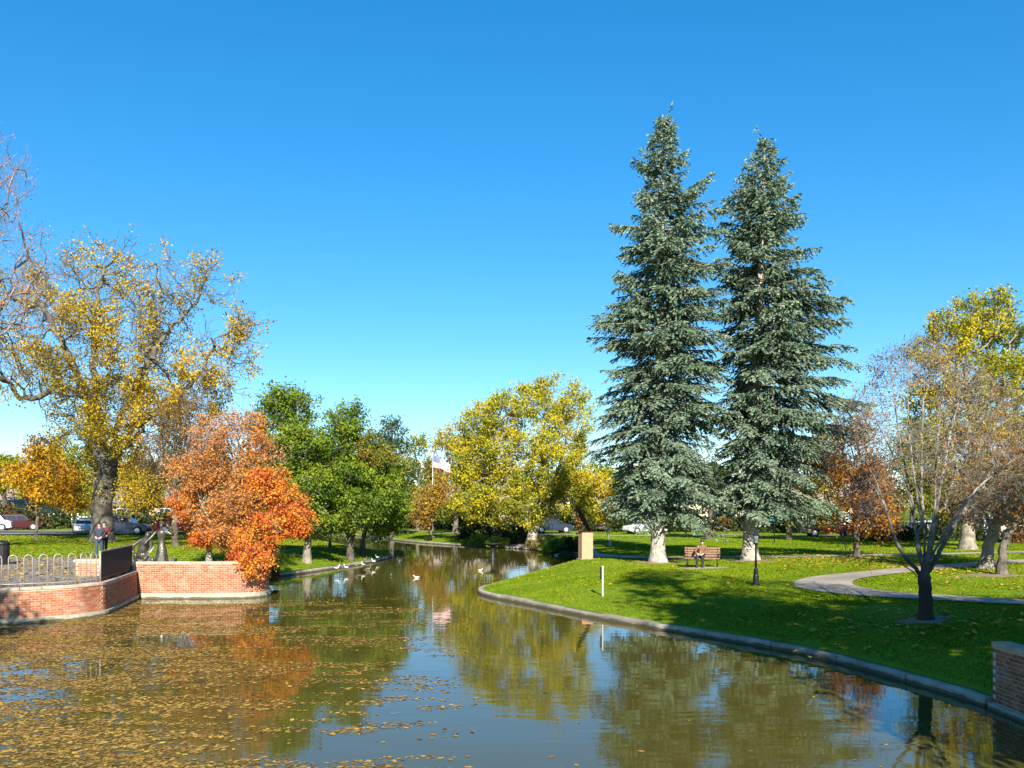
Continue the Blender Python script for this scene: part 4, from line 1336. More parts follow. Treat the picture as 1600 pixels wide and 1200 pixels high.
# ------------------------------------------------------------------ background trees, shrubs, distant wood
def bgtree(label, px, d, top, half, pals, seed, bottom=812, n=8000, name='background_tree', gap=0.36, bark='bark_dark'):
    r = random.Random(seed)
    h = bottom - top
    lobes = []
    for k in range(7):
        f = (k + 0.5) / 7
        w = half * math.sin(PI * min(0.95, 0.22 + 0.62 * f)) 
        rx = w * r.uniform(0.45, 0.62)
        ox = r.uniform(-1, 1) * (w - rx)
        lobes.append((px + ox, top + h * (0.12 + 0.76 * f), rx, h * 0.17, r.uniform(-1, 1), max(1.2, rx * d / F), 1, r.randrange(len(pals))))
    return tree(name, label, (px, 830, d), lobes, pals, 380, n, 0.0027 * d, 0.003 * d, bark, step=0.0058 * d, seed=seed, sigma=0.0037 * d, r_min=0.00017 * d, gap=gap, wl=0.022 * d,
                group='trees in the background')
bgtree('grey-green tree at the left edge behind the small orange tree', 5, 118, 712, 60, [OLIVE, YGG], 61)
bgtree('yellow-green tree in the gap between orange tree and great oak', 108, 112, 690, 48, [YGG, YG], 62)
bgtree('pale yellow-green tree directly behind the great oak trunk', 150, 108, 685, 50, [YGG, OLIVE], 75)
bgtree('olive tree behind the stem of the small orange tree', 52, 116, 705, 45, [OLIVE, YG], 76)
bgtree('golden tree just right of the great oak trunk in the background', 215, 100, 705, 50, [YEL, OLIVE], 63)
bgtree('olive tree hidden behind the two orange maples', 330, 104, 690, 55, [OLIVE], 64, n=6000)
bgtree('green background tree behind the leaning pale trunk', 470, 112, 700, 60, [GRN], 65, n=6000)
bgtree('olive tree in the gap between cottonwood and taller spruce', 893, 108, 735, 48, [OLIVE, YG], 66)
bgtree('yellow-green tree behind the taller spruce', 1010, 104, 715, 70, [YGG, YG], 67)
bgtree('yellow-green tree above the white car left of the spruces', 950, 116, 738, 46, [YGG, OLIVE], 77)
bgtree('low olive tree at the extreme left edge', -30, 104, 735, 55, [OLIVE, YGG], 78)
bgtree('dark green tree between the two spruce trunks', 1108, 80, 715, 46, [GRND], 68)
bgtree('yellow-brown tree behind the lamp post right of the shorter spruce', 1232, 74, 745, 46, [YGO, BRN], 69)
bgtree('olive tree behind the rust-brown oak', 1295, 84, 672, 52, [OLIVE, YGO], 70)
bgtree('green tree seen through the limbs of the bare near tree', 1425, 88, 645, 62, [GRN, YGG], 71)
bgtree('yellow-green tree low at the right edge behind the cottonwood', 1590, 86, 650, 75, [YGG, GRN], 72)
bgtree('brown-leaved tree behind the leaning trunk', 1470, 70, 735, 55, [BRN, RUST], 73)
bgtree('olive-green tree over the far end of the pond', 575, 132, 735, 55, [GRND, OLIVE], 74, n=6000)

def shrub(label, px, py, d, rx, h, pals, seed, n=2200, leaf=None, name='shrub', group='shrubs', aspect=0.6, depth=None, cat='shrub', upbias=0.5):
    rs = np.random.default_rng(seed)
    B = at(px, py, d); B[2] = gz(B[0], B[1])
    root = empty(name, tuple(B)); tag(root, label, cat, group)
    dp = depth or rx * 0.8
    k = max(6, int(rx * 7))
    stems = MB()
    tips = []
    for q in range(k):
        a_ = rs.uniform(0, 6.28); rr = math.sqrt(rs.uniform(0, 1))
        x, y = rx * rr * math.cos(a_), dp * rr * math.sin(a_)
        z = h * (1 - 0.55 * rr * rr) * rs.uniform(0.75, 1.05)
        stems.tube([(x * 0.04, y * 0.04, -0.05), (x * 0.7, y * 0.7, z * 0.5), (x, y, z * 0.92)], [0.02, 0.014, 0.008], 4)
        tips += [(x * f_, y * f_, z * w_) for f_, w_ in ((1, 0.92), (0.9, 0.7), (0.8, 0.5), (0.85, 0.3), (0.95, 0.15))]
    tips = np.array(tips)
    C = tips[rs.integers(0, len(tips), n)] + rs.normal(size=(n, 3)) * np.array((rx, dp, h)) * 0.13
    C[:, 2] = np.maximum(C[:, 2], 0.03)
    t = np.clip(snoise(C, max(0.8, rx * 0.7), rs) + rs.normal(size=n) * 0.15, 0, 1)
    pid = (snoise(C, rx * 1.2, rs) * len(pals)).astype(int).clip(0, len(pals) - 1)
    cols = np.zeros((n, 3))
    for i_ in range(len(pals)):
        m = pid == i_
        if m.any(): cols[m] = pal_cols(pals[i_], t[m], rs)
    V, Q = leaf_mesh(C, leaf or 0.0026 * d, rs, aspect, upbias=upbias)
    stems.build('stems', M['bark_dark'], root)
    np_obj('foliage', V, Q, M['leaf'], root, np.repeat(cols, 4, 0))
    return root
TANG = [(0.26, 0.19, 0.06), (0.40, 0.29, 0.09), (0.48, 0.36, 0.12)]
LIME = [(0.12, 0.20, 0.02), (0.19, 0.28, 0.03), (0.26, 0.33, 0.04)]
shrub('bright lime-green plant clump on the far shore left of the bowl', 748, 852, 80.5, 1.4, 1.0, [LIME], 1)
shrub('lime-green plant clump on the far shore right of the bowl', 778, 850, 79.0, 1.1, 0.9, [LIME], 2)
shrub('dark shrub in the shade left of the pale leaning trunk', 795, 842, 82, 2.6, 1.8, [DKG], 3, 3500)
shrub('dark shrub below the yellow cottonwood crown', 755, 838, 88, 2.5, 1.8, [DKG], 4, 3000)
shrub('tawny grass clump at the foot of the leaning trunk', 848, 853, 76, 1.3, 0.8, [TANG], 5, 1800, aspect=0.18, leaf=0.5)
shrub('tawny grass clump on the shore before the green shrubs', 862, 857, 73, 1.2, 0.7, [TANG, LIME], 6, 1600, aspect=0.18, leaf=0.45)
shrub('round green shrub on the shore left of the sundial', 880, 856, 71, 1.2, 1.2, [GRN, LIME], 7, 3000)
shrub('dark green shrub just left of the sundial pillar', 900, 853, 70, 1.0, 1.3, [DKG, GRND], 8, 2600)
shrub('low twiggy shrub on top of the brick wall under the maple', 345, 873, 38.2, 0.9, 0.45, [BRN], 9, 900, leaf=0.09)
shrub('brown twiggy bush spilling over the rounded end of the brick wall', 408, 905, 39.0, 0.75, 1.15, [BRN, RUST], 10, 1900, leaf=0.085)
shrub('dark planting beside the water at the end of the brick wall', 418, 898, 42.0, 0.8, 0.7, [DKG, BRN], 11, 1500, leaf=0.09)
shrub('small green tuft at the foot of the autumn tree', 670, 842, 90, 0.5, 0.6, [DKG], 12, 500)
r_ = random.Random(77)
hedge_spots = [(20, 104, 'left of the small orange tree'), (75, 108, 'behind the orange tree stem'), (180, 103, 'behind the great oak trunk'), (250, 100, 'left behind the sculpture'), (315, 100, 'behind the pale maple'),
               (640, 124, 'left of the flagpole foot'), (690, 122, 'right of the flagpole foot'), (730, 118, 'left of the cottonwoods'), (830, 112, 'behind the pale leaning trunk'), (880, 110, 'behind the shore shrubs'),
               (960, 104, 'behind the sundial'), (1060, 100, 'behind the park bench'), (1140, 98, 'between the spruces'), (1215, 92, 'behind the lamp post'), (1275, 95, 'behind the rust oak'),
               (1390, 70, 'left of the near bare tree'), (1440, 69, 'behind the near bare tree'), (1495, 70, 'right of the near bare tree'), (1590, 66, 'at the right edge'),
               (540, 125, 'behind the broad green tree'), (480, 122, 'behind the leaning green tree')]
for i_, (px, d, where) in enumerate(hedge_spots):
    shrub('dark background shrub mass ' + where, px, 830, d, 0.034 * d, 0.022 * d * r_.uniform(0.85, 1.25), [DKG, GRND] if i_ % 3 else [DKG, BRN], 100 + i_, 2600, leaf=0.0036 * d, group='background shrubs')

def distant_wood():
    rs = np.random.default_rng(9)
    C, cols = [], []
    for k in range(170):
        x = rs.uniform(-210, 210); y = rs.uniform(165, 240)
        if abs(x) / y > 0.85: continue
        h = rs.uniform(8, 14.5); w = rs.uniform(3, 6)
        n = 330
        u = nrm(rs.normal(size=(n, 3))) * rs.uniform(0.3, 1, (n, 1)) ** 0.5
        c = np.array((x, y, 1.1 + h * 0.52)) + u * np.array((w, w, h * 0.5)) + rs.normal(size=(n, 3)) * 0.4
        pal = [GRND, OLIVE, YGG, BRN, DKG, YG][rs.integers(0, 6)]
        C.append(c); cols.append(pal_cols(pal, rs.uniform(0, 1, n), rs))
    C = np.concatenate(C); cols = np.concatenate(cols)
    V, Q = leaf_mesh(C, 0.95, rs)
    o_ = np_obj('distant_wood', V, Q, M['leaf'], None, np.repeat(cols, 4, 0))
    tag(o_, 'distant belt of mixed autumn woodland along the horizon', 'woodland', kind='stuff')
distant_wood()

# ------------------------------------------------------------------ grass, fallen leaves
def scatter(n, x0, x1, y0, y1, rs, smin=0.26):
    p = np.stack([rs.uniform(x0, x1, n), rs.uniform(y0, y1, n)], 1)
    keep = np.abs(p[:, 0]) < 0.62 * p[:, 1] + 1.5
    p = p[keep]
    s = sfast(p)
    p = p[s > smin]
    return p
PA = resample(np.array([q[:3] for q in path_a]), 0.5)
PB = resample(np.array([q[:2] for q in path_b]), 0.5)
STR = resample(np.array([q[:2] for q in street]), 2.0)
def off_paths(p):
    k = np.ones(len(p), bool)
    for s in range(0, len(p), 20000):
        q = p[s:s + 20000]
        d = np.sqrt(((q[:, None] - PA[None, :, :2]) ** 2).sum(2))
        k[s:s + 20000] &= (d - PA[None, :, 2] * 0.5).min(1) > 0.04
        k[s:s + 20000] &= np.sqrt(((q[:, None] - PB[None]) ** 2).sum(2)).min(1) > 0.70
        k[s:s + 20000] &= np.sqrt(((q[:, None] - STR[None]) ** 2).sum(2)).min(1) > 6.5
        k[s:s + 20000] &= ~in_poly(q, PLAZA)
    for c_, r0 in (((10.75, 23.1), 0.45), ((19.2, 35.6), 1.0), ((7.5, 45.6), 0.9), ((12.5, 46.2), 0.9)):
        k &= np.hypot(p[:, 0] - c_[0], (p[:, 1] - c_[1]) * 1.3) > r0
    return p[k]
def grass(seed):
    rs = np.random.default_rng(seed)
    P_ = []
    for n, x0, x1, y0, y1 in ((90000, -2, 16, 16, 30), (120000, -3, 24, 30, 45), (70000, -3, 38, 45, 66), (30000, 5, 50, 66, 76),
                              (70000, -44, -8, 36, 68), (36000, -58, -8, 68, 92), (46000, -22, 26, 68, 120)):
        P_.append(scatter(n, x0, x1, y0, y1, rs))
    p = off_paths(np.concatenate(P_))
    n = len(p)
    d = np.hypot(p[:, 0], p[:, 1])
    z = ground_z(p)
    h = (0.036 + 0.0006 * d) * rs.uniform(0.7, 1.2, n)
    w = (0.010 + 0.0007 * d) * rs.uniform(0.7, 1.3, n)
    a_ = rs.uniform(0, 6.28, n)
    u = np.stack([np.cos(a_), np.sin(a_), np.zeros(n)], 1)
    lean = rs.normal(size=(n, 3)) * 0.5; lean[:, 2] = 1
    B_ = np.column_stack([p, z - 0.012])
    V = np.stack([B_ - u * w[:, None], B_ + u * w[:, None], B_ + nrm(lean) * h[:, None]], 1).reshape(-1, 3)
    q3 = np.column_stack([p, z])
    t = 0.55 * snoise(q3, 6.0, rs) + 0.45 * snoise(q3, 1.3, rs) + rs.normal(size=n) * 0.06
    pal = [(0.095, 0.155, 0.006), (0.130, 0.195, 0.008), (0.165, 0.225, 0.010), (0.215, 0.245, 0.016)]
    cols = pal_cols(pal, np.clip(t, 0, 1), rs, 0.12)
    o_ = np_obj('grass', V, np.arange(3 * n).reshape(-1, 3), M['grassblade'], None, np.repeat(cols, 3, 0))
    tag(o_, 'short green grass blades covering the park lawns', 'grass', kind='stuff')
    print('grass blades', n)
grass(4)

def flat_leaves(name, label, P_, size, pal, rs, lift=0.012, tilt=0.25):
    n = len(P_)
    a_ = rs.uniform(0, 6.28, n)
    t = np.stack([np.cos(a_), np.sin(a_), rs.normal(size=n) * tilt], 1)
    s = np.stack([-np.sin(a_), np.cos(a_), rs.normal(size=n) * tilt], 1)
    L = (size * rs.choice([0.55, 0.8, 1.0, 1.3, 1.7], n) * rs.uniform(0.8, 1.2, n))[:, None]
    C = P_ + np.array((0, 0, lift))
    V = np.stack([C - t * L * 0.5, C + s * L * 0.32, C + t * L * 0.5, C - s * L * 0.32], 1).reshape(-1, 3)
    V[:, 2] = np.maximum(V[:, 2], np.repeat(P_[:, 2], 4) + 0.003)
    cols = pal_cols(pal, rs.uniform(0, 1, n), rs, 0.25)
    o_ = np_obj(name, V, np.arange(4 * n).reshape(-1, 4), M['leaf_flat'], None, np.repeat(cols, 4, 0))
    return tag(o_, label, 'leaves', kind='stuff')
rs = np.random.default_rng(21)
# floating leaves: thick rafts off the left walls, thin streaks further out
LW = []
n = 420000
p = np.stack([rs.uniform(-19, 6, n), rs.uniform(11, 47, n)], 1)
p = p[np.abs(p[:, 0]) < 0.60 * p[:, 1] + 1]
p = p[sfast(p) < -0.12]
q3 = np.column_stack([p[:, 0], p[:, 1] * 2.6, np.zeros(len(p))])
ns = 0.6 * snoise(q3, 5.0, rs) + 0.4 * snoise(q3, 1.4, rs)
px_ = 800 + F * p[:, 0] / p[:, 1]; py_ = HZ + F * EYE / p[:, 1]
core = sstep(470, 150, px_) * sstep(36.5, 33, p[:, 1])
edge_ = sstep(780, 560, px_) * sstep(38, 33, p[:, 1])
prob = np.clip(core * (0.24 + 0.8 * sstep(0.38, 0.54, ns)), 0, 1) + edge_ * 0.38 * sstep(0.49, 0.60, ns) + 0.0012
k = rs.uniform(0, 1, len(p)) < prob
p = p[k]
flat_leaves('floating_leaves', 'golden brown fallen leaves floating on the pond below the brick walls', np.column_stack([p, np.zeros(len(p))]), 0.075,
            [(0.07, 0.04, 0.012), (0.17, 0.10, 0.02), (0.28, 0.17, 0.03), (0.40, 0.26, 0.045), (0.22, 0.11, 0.025), (0.12, 0.07, 0.02)], rs, 0.006, 0.06)
print('floating', len(p))
# leaves lying on the plaza and the left lawn, and a few on the right one
p = np.stack([rs.uniform(-30, -14.5, 5000), rs.uniform(28.5, 45, 5000)], 1); p = p[in_poly(p, PLAZA)]
P1 = np.column_stack([p, np.full(len(p), 1.15)])
p = scatter(9000, -50, -9, 40, 84, rs); P2_ = np.column_stack([p, ground_z(p) + 0.03])
p = off_paths(np.concatenate([scatter(2200, -3, 26, 20, 60, rs), np.array((10.7, 23.4)) + rs.normal(size=(500, 2)) * (1.6, 1.3), np.array((19, 39.0)) + rs.normal(size=(900, 2)) * (3, 2.5), np.array((16, 47.0)) + rs.normal(size=(900, 2)) * (3, 2.5)])); P3_ = np.column_stack([p, ground_z(p) + 0.03])
flat_leaves('fallen_leaves', 'scattered dry leaves lying on the plaza and lawns', np.concatenate([P1, P2_, P3_]), 0.11, [(0.22, 0.12, 0.02), (0.42, 0.27, 0.03), (0.40, 0.2, 0.03)], rs, 0.012, 0.3)

# ------------------------------------------------------------------ railings
def hoop_railing():
    ln = resample([q for q in catmull([(-14.36, 30.88), (-14.90, 29.70), (-16.5, 28.64), (-19, 28.08), (-22, 27.78)], 6)], 0.02)
    root = empty('hoop_railing', (-14.36, 30.88, 1.15)); tag(root, 'grey steel railing of rounded hoops on the curved brick wall', 'railing')
    b = np.array(root.location)
    z0, zt = 1.15, 2.19
    s = 0.12
    seg = np.concatenate([[0], np.cumsum(np.linalg.norm(np.diff(ln, axis=0), axis=1))])
    pos = lambda u: np.array((np.interp(u, seg, ln[:, 0]), np.interp(u, seg, ln[:, 1])))
    MB().tube([(*(pos(u) - b[:2]), z0 + 0.10 - b[2]) for u in np.linspace(0.02, seg[-1], 60)], 0.018, 6).build('bottom_rail', M['steel'], root, True)
    u = 0.14
    while u < seg[-1] - 0.4:
        w = 0.25
        pts_ = []
        a0, a1 = pos(u), pos(u + w)
        r_h = 0.125
        pts_.append((a0[0], a0[1], z0 - 0.01)); pts_.append((a0[0], a0[1], zt - r_h))
        for k in range(1, 8):
            t = PI * k / 8
            f = 0.5 - 0.5 * math.cos(t)
            q = a0 * (1 - f) + a1 * f
            pts_.append((q[0], q[1], zt - r_h + r_h * math.sin(t)))
        pts_.append((a1[0], a1[1], zt - r_h)); pts_.append((a1[0], a1[1], z0 - 0.01))
        MB().tube([np.array(q) - b for q in pts_], 0.0165, 7).build('hoop', M['steel'], root, True)
        u += 0.44
    # end post
    MB().tube([np.array((-14.36, 30.93, 1.12)) - b, np.array((-14.36, 30.93, 2.22)) - b], 0.035, 8).build('end_post', M['steel'], root, True)
hoop_railing()
def bar_railing():
    root = empty('bar_railing', (-14.40, 31.05, 1.15)); tag(root, 'dark railing of close upright bars on the shaded side of the brick wall', 'railing')
    A_, B_ = np.array((-14.40, 31.05)), np.array((-15.46, 36.05))
    L_ = np.linalg.norm(B_ - A_); t = (B_ - A_) / L_; ang = math.atan2(t[1], t[0])
    top = MB(); top.box((t[0] * L_ / 2, t[1] * L_ / 2, 1.04), (L_ + 0.06, 0.06, 0.045), ang); top.build('top_rail', M['steel'], root)
    lo = MB(); lo.box((t[0] * L_ / 2, t[1] * L_ / 2, 0.10), (L_, 0.045, 0.035), ang); lo.build('bottom_rail', M['darksteel'], root)
    bar = MB().box((0, 0, 0.53), (0.025, 0.05, 1.0)).data('bar', M['darksteel'])
    n = int(L_ / 0.095)
    for k in range(n + 1):
        o_ = bpy.data.objects.new('bar', bar); q = t * (L_ * k / n)
        o_.location = (q[0], q[1], 0); o_.rotation_euler = (0, 0, ang); link(o_, root)
bar_railing()

# ------------------------------------------------------------------ skinned figures
def skin_obj(name, nodes, edges, material, parent, sub=2):
    keys = list(nodes)
    me = bpy.data.meshes.new(name)
    me.from_pydata([nodes[k][0] for k in keys], [(keys.index(a_), keys.index(b_)) for a_, b_ in edges], [])
    ob = bpy.data.objects.new(name, me); COL.objects.link(ob)
    ob.modifiers.new('skin', 'SKIN')
    for i_, k in enumerate(keys):
        r = nodes[k][1]; r = r if hasattr(r, '__len__') else (r, r)
        sv = me.skin_vertices[0].data[i_]
        sv.radius = r; sv.use_root = (i_ == 0)
    sm = ob.modifiers.new('sub', 'SUBSURF'); sm.levels = sub; sm.render_levels = sub
    bpy.context.view_layer.update()
    dg = bpy.context.evaluated_depsgraph_get()
    m2 = bpy.data.meshes.new_from_object(ob.evaluated_get(dg))
    bpy.data.objects.remove(ob)
    m2.materials.clear(); m2.materials.append(material)
    m2.polygons.foreach_set('use_smooth', [True] * len(m2.polygons))
    m2.name = name
    return link(bpy.data.objects.new(name, m2), parent)

def add_hand(nodes, edges, wrist, tip_dir, out_dir, tag_):
    w = np.array(nodes[wrist][0]); td = nrm(np.array(tip_dir, float)); od = nrm(np.array(out_dir, float))
    sd = nrm(np.cross(td, od))
    palm = w + td * 0.07
    nodes[tag_ + 'palm'] = (tuple(palm), (0.040, 0.022)); edges.append((wrist, tag_ + 'palm'))
    for k, (off, ln) in enumerate(((-0.030, 0.062), (-0.010, 0.075), (0.010, 0.07), (0.030, 0.055))):
        k1 = palm + td * 0.035 + sd * off; k2 = k1 + td * ln * 0.6 + od * 0.008; k3 = k2 + td * ln * 0.45 - od * 0.016
        for nm, q, r in (('a', k1, 0.0105), ('b', k2, 0.0095), ('c', k3, 0.008)):
            nodes[f'{tag_}f{k}{nm}'] = (tuple(q), r)
        edges += [(tag_ + 'palm', f'{tag_}f{k}a'), (f'{tag_}f{k}a', f'{tag_}f{k}b'), (f'{tag_}f{k}b', f'{tag_}f{k}c')]
    t1 = w + td * 0.04 - sd * 0.045; t2 = t1 + td * 0.04 - sd * 0.02
    nodes[tag_ + 't1'] = (tuple(t1), 0.012); nodes[tag_ + 't2'] = (tuple(t2), 0.010)
    edges += [(wrist, tag_ + 't1'), (tag_ + 't1', tag_ + 't2')]

def person(name, label, loc, rz, J, jacket, trousers, hair, shoes, scale=1.0):
    """J: joint positions; the figure faces -y"""
    root = empty(name, loc, rz); root.scale = (scale,) * 3
    tag(root, label, 'person')
    n, e = {}, []
    R_ = {'hip': (0.13, 0.10), 'waist': (0.125, 0.095), 'chest': (0.155, 0.11), 'neck0': 0.055, 'neck1': 0.052}
    for k in ('hip', 'waist', 'chest', 'neck0', 'neck1'): n[k] = (J[k], R_[k])
    hd = np.array(J['head'])
    n['jaw'] = (tuple(hd + np.array((0, -0.025, -0.075))), (0.058, 0.062)); n['head'] = (tuple(hd), (0.074, 0.092)); n['crown'] = (tuple(hd + np.array((0, 0.01, 0.075))), (0.062, 0.075))
    e += [('hip', 'waist'), ('waist', 'chest'), ('chest', 'neck0'), ('neck0', 'neck1'), ('neck1', 'jaw'), ('jaw', 'head'), ('head', 'crown')]
    for s in 'LR':
        for k, r in (('sho', 0.062), ('elb', 0.044), ('wri', 0.029), ('leg', 0.088), ('kne', 0.058), ('ank', 0.04), ('toe', (0.04, 0.03))): n[s + k] = (J[s + k], r)
        e += [('chest', s + 'sho'), (s + 'sho', s + 'elb'), (s + 'elb', s + 'wri'), ('hip', s + 'leg'), (s + 'leg', s + 'kne'), (s + 'kne', s + 'ank'), (s + 'ank', s + 'toe')]
        td = np.array(J[s + 'wri']) - np.array(J[s + 'elb'])
        add_hand(n, e, s + 'wri', td, (0, -1, 0.2), s + 'h')
    body = skin_obj('body', n, e, M['skin'], root)
    # face
    fz = hd
    mb = MB()
    mb.ell((fz[0], fz[1] - 0.098, fz[2] - 0.02), (0.013, 0.02, 0.024), 6, 4)
    mb.build('nose', M['skin'], body, True)
    for sx in (-1, 1):
        MB().ell((fz[0] + sx * 0.03, fz[1] - 0.083, fz[2] + 0.008), (0.012, 0.008, 0.008), 6, 4).build('eye', M['hair'], body, True)
        MB().ell((fz[0] + sx * 0.078, fz[1], fz[2] - 0.005), (0.01, 0.02, 0.03), 6, 4).build('ear', M['skin'], body, True)
    MB().ell((fz[0], fz[1] - 0.085, fz[2] - 0.06), (0.024, 0.008, 0.006), 6, 4).build('mouth', mat('lips', (0.4, 0.16, 0.14)), body, True)
    hb = MB(); hb.ell((hd[0], hd[1] + 0.022, hd[2] + 0.04), (0.092, 0.1, 0.10), 12, 8); hb.ell((hd[0], hd[1] + 0.06, hd[2] - 0.03), (0.078, 0.05, 0.08), 10, 6)
    hb.build('hair', hair, root, True)
    # clothing
    n2, e2 = {}, []
    hem = np.array(J['hip']) + np.array((0, 0, -0.05)) if J.get('stand') else np.array(J['hip'])
    n2['hem'] = (tuple(hem), (0.165, 0.13)); n2['waist'] = (J['waist'], (0.155, 0.12)); n2['chest'] = (J['chest'], (0.178, 0.128)); n2['neck0'] = (J['neck0'], 0.075)
    e2 += [('hem', 'waist'), ('waist', 'chest'), ('chest', 'neck0')]
    for s in 'LR':
        wr = np.array(J[s + 'wri']) * 0.92 + np.array(J[s + 'elb']) * 0.08
        for k, q, r in (('sho', J[s + 'sho'], 0.078), ('elb', J[s + 'elb'], 0.062), ('wri', tuple(wr), 0.046)): n2[s + k] = (q, r)
        e2 += [('chest', s + 'sho'), (s + 'sho', s + 'elb'), (s + 'elb', s + 'wri')]
    skin_obj('jacket', n2, e2, jacket, root)
    n3, e3 = {'hip': (J['hip'], (0.15, 0.118))}, []
    for s in 'LR':
        for k, r in (('leg', 0.102), ('kne', 0.074), ('ank', 0.058)): n3[s + k] = (J[s + k], r)
        e3 += [('hip', s + 'leg'), (s + 'leg', s + 'kne'), (s + 'kne', s + 'ank')]
    skin_obj('trousers', n3, e3, trousers, root)
    for s in 'LR':
        a_, t_ = np.array(J[s + 'ank']), np.array(J[s + 'toe'])
        mid = a_ * 0.45 + t_ * 0.55
        sh = MB(); sh.ell((mid[0], mid[1] - 0.01, mid[2] - 0.005), (0.052, 0.15, 0.055), 10, 6); sh.build('shoe', shoes, root, True)
    return root

def stand_pose(stride=0.0, armL=(0.06, -0.12), head=(0, 0, 0)):
    J = {'stand': True, 'hip': (0, 0, 0.95), 'waist': (0, 0, 1.12), 'chest': (0, 0.01, 1.33), 'neck0': (0, 0.01, 1.47), 'neck1': (0, 0, 1.54), 'head': (head[0], head[1] - 0.01, 1.63)}
    for s, sx in (('L', -1), ('R', 1)):
        f = stride * (1 if s == 'L' else -1)
        J[s + 'sho'] = (sx * 0.185, 0.01, 1.41); J[s + 'leg'] = (sx * 0.095, 0, 0.88)
        J[s + 'kne'] = (sx * 0.10, -0.03 - f * 0.12, 0.50); J[s + 'ank'] = (sx * 0.10, 0.03 - f * 0.26, 0.09); J[s + 'toe'] = (sx * 0.115, -0.13 - f * 0.26, 0.045)
        J[s + 'elb'] = (sx * 0.26, 0.05, 1.15); J[s + 'wri'] = (sx * armL[0] * 2, armL[1], 1.02)
    return J
navy = mat('navy_jacket', (0.025, 0.03, 0.05), 0.8, 0.2, 20); maroon = mat('maroon_jacket', (0.09, 0.015, 0.02), 0.8, 0.2, 20)
brownj = mat('brown_jacket', (0.16, 0.085, 0.05), 0.8, 0.2, 20); darkcl = mat('dark_trousers', (0.02, 0.02, 0.025), 0.85, 0.2, 20)
shoe_m = mat('dark_shoe', (0.02, 0.018, 0.016), 0.5, 0.2, 10)
for (px, d, lbl, rz, jk, st) in ((155, 45.2, 'person in dark navy jacket walking behind the railing corner, nearer of two', 0.15, navy, 0.6),
                                 (163, 46.2, 'person in maroon jacket walking just behind the one in navy', 0.2, maroon, -0.5)):
    q = at(px, 868, d)
    person('person', lbl, (q[0], q[1], 1.15 if d < 45.5 else gz(q[0], q[1])), rz, stand_pose(st, (0.06, -0.14)), jk, M['denim'] if jk is navy else darkcl, M['hair'], shoe_m, 1.02)

# ------------------------------------------------------------------ park bench and the person on it
def bench():
    root = empty('park_bench', (9.0, 42.0, gz(9.0, 42.0)), -0.25); tag(root, 'brown slatted park bench with iron legs between the two spruces', 'bench')
    for k in range(4): MB().box((0, -0.22 + k * 0.125, 0.455), (1.65, 0.1, 0.04)).build('seat_slat', M['wood'], root, bevel=0.006)
    for k in range(4): MB().box((0, 0.25 + k * 0.028, 0.56 + k * 0.115), (1.65, 0.035, 0.09)).build('back_slat', M['wood'], root, bevel=0.006)
    for sx in (-0.7, 0, 0.7):
        mb = MB(); mb.tube([(sx, -0.30, -0.03), (sx, -0.24, 0.25), (sx, -0.22, 0.42), (sx, 0.16, 0.42), (sx, 0.24, 0.5), (sx, 0.36, 0.98)], 0.03, 6)
        mb.tube([(sx, 0.34, -0.03), (sx, 0.22, 0.25), (sx, 0.16, 0.42)], 0.03, 6)
        mb.build('leg', M['black'], root, True)
    for sx in (-0.78, 0.78):
        MB().tube([(sx, 0.27, 0.66), (sx, 0.0, 0.68), (sx, -0.24, 0.66), (sx, -0.27, 0.6), (sx, -0.24, 0.44)], 0.024, 6).build('armrest', M['black'], root, True)
    return root
bn = bench()
J = {'hip': (0, 0.04, 0.56), 'waist': (0.03, 0.06, 0.72), 'chest': (0.07, 0.04, 0.92), 'neck0': (0.09, 0.0, 1.06), 'neck1': (0.09, -0.03, 1.12), 'head': (0.09, -0.07, 1.20)}
for s, sx in (('L', -1), ('R', 1)):
    J[s + 'sho'] = (0.07 + sx * 0.185, 0.02, 1.0); J[s + 'leg'] = (sx * 0.1, -0.02, 0.55); J[s + 'kne'] = (sx * 0.13, -0.43, 0.55); J[s + 'ank'] = (sx * 0.13, -0.40, 0.10); J[s + 'toe'] = (sx * 0.14, -0.56, 0.05)
    J[s + 'elb'] = (sx * 0.27 + 0.04, -0.06, 0.76); J[s + 'wri'] = (sx * 0.12, -0.26, 0.67)
person('person', 'person in brown jacket sitting slumped on the park bench', (8.9, 41.95, gz(9.0, 42.0)), -0.25, J, brownj, darkcl, M['hair'], shoe_m)

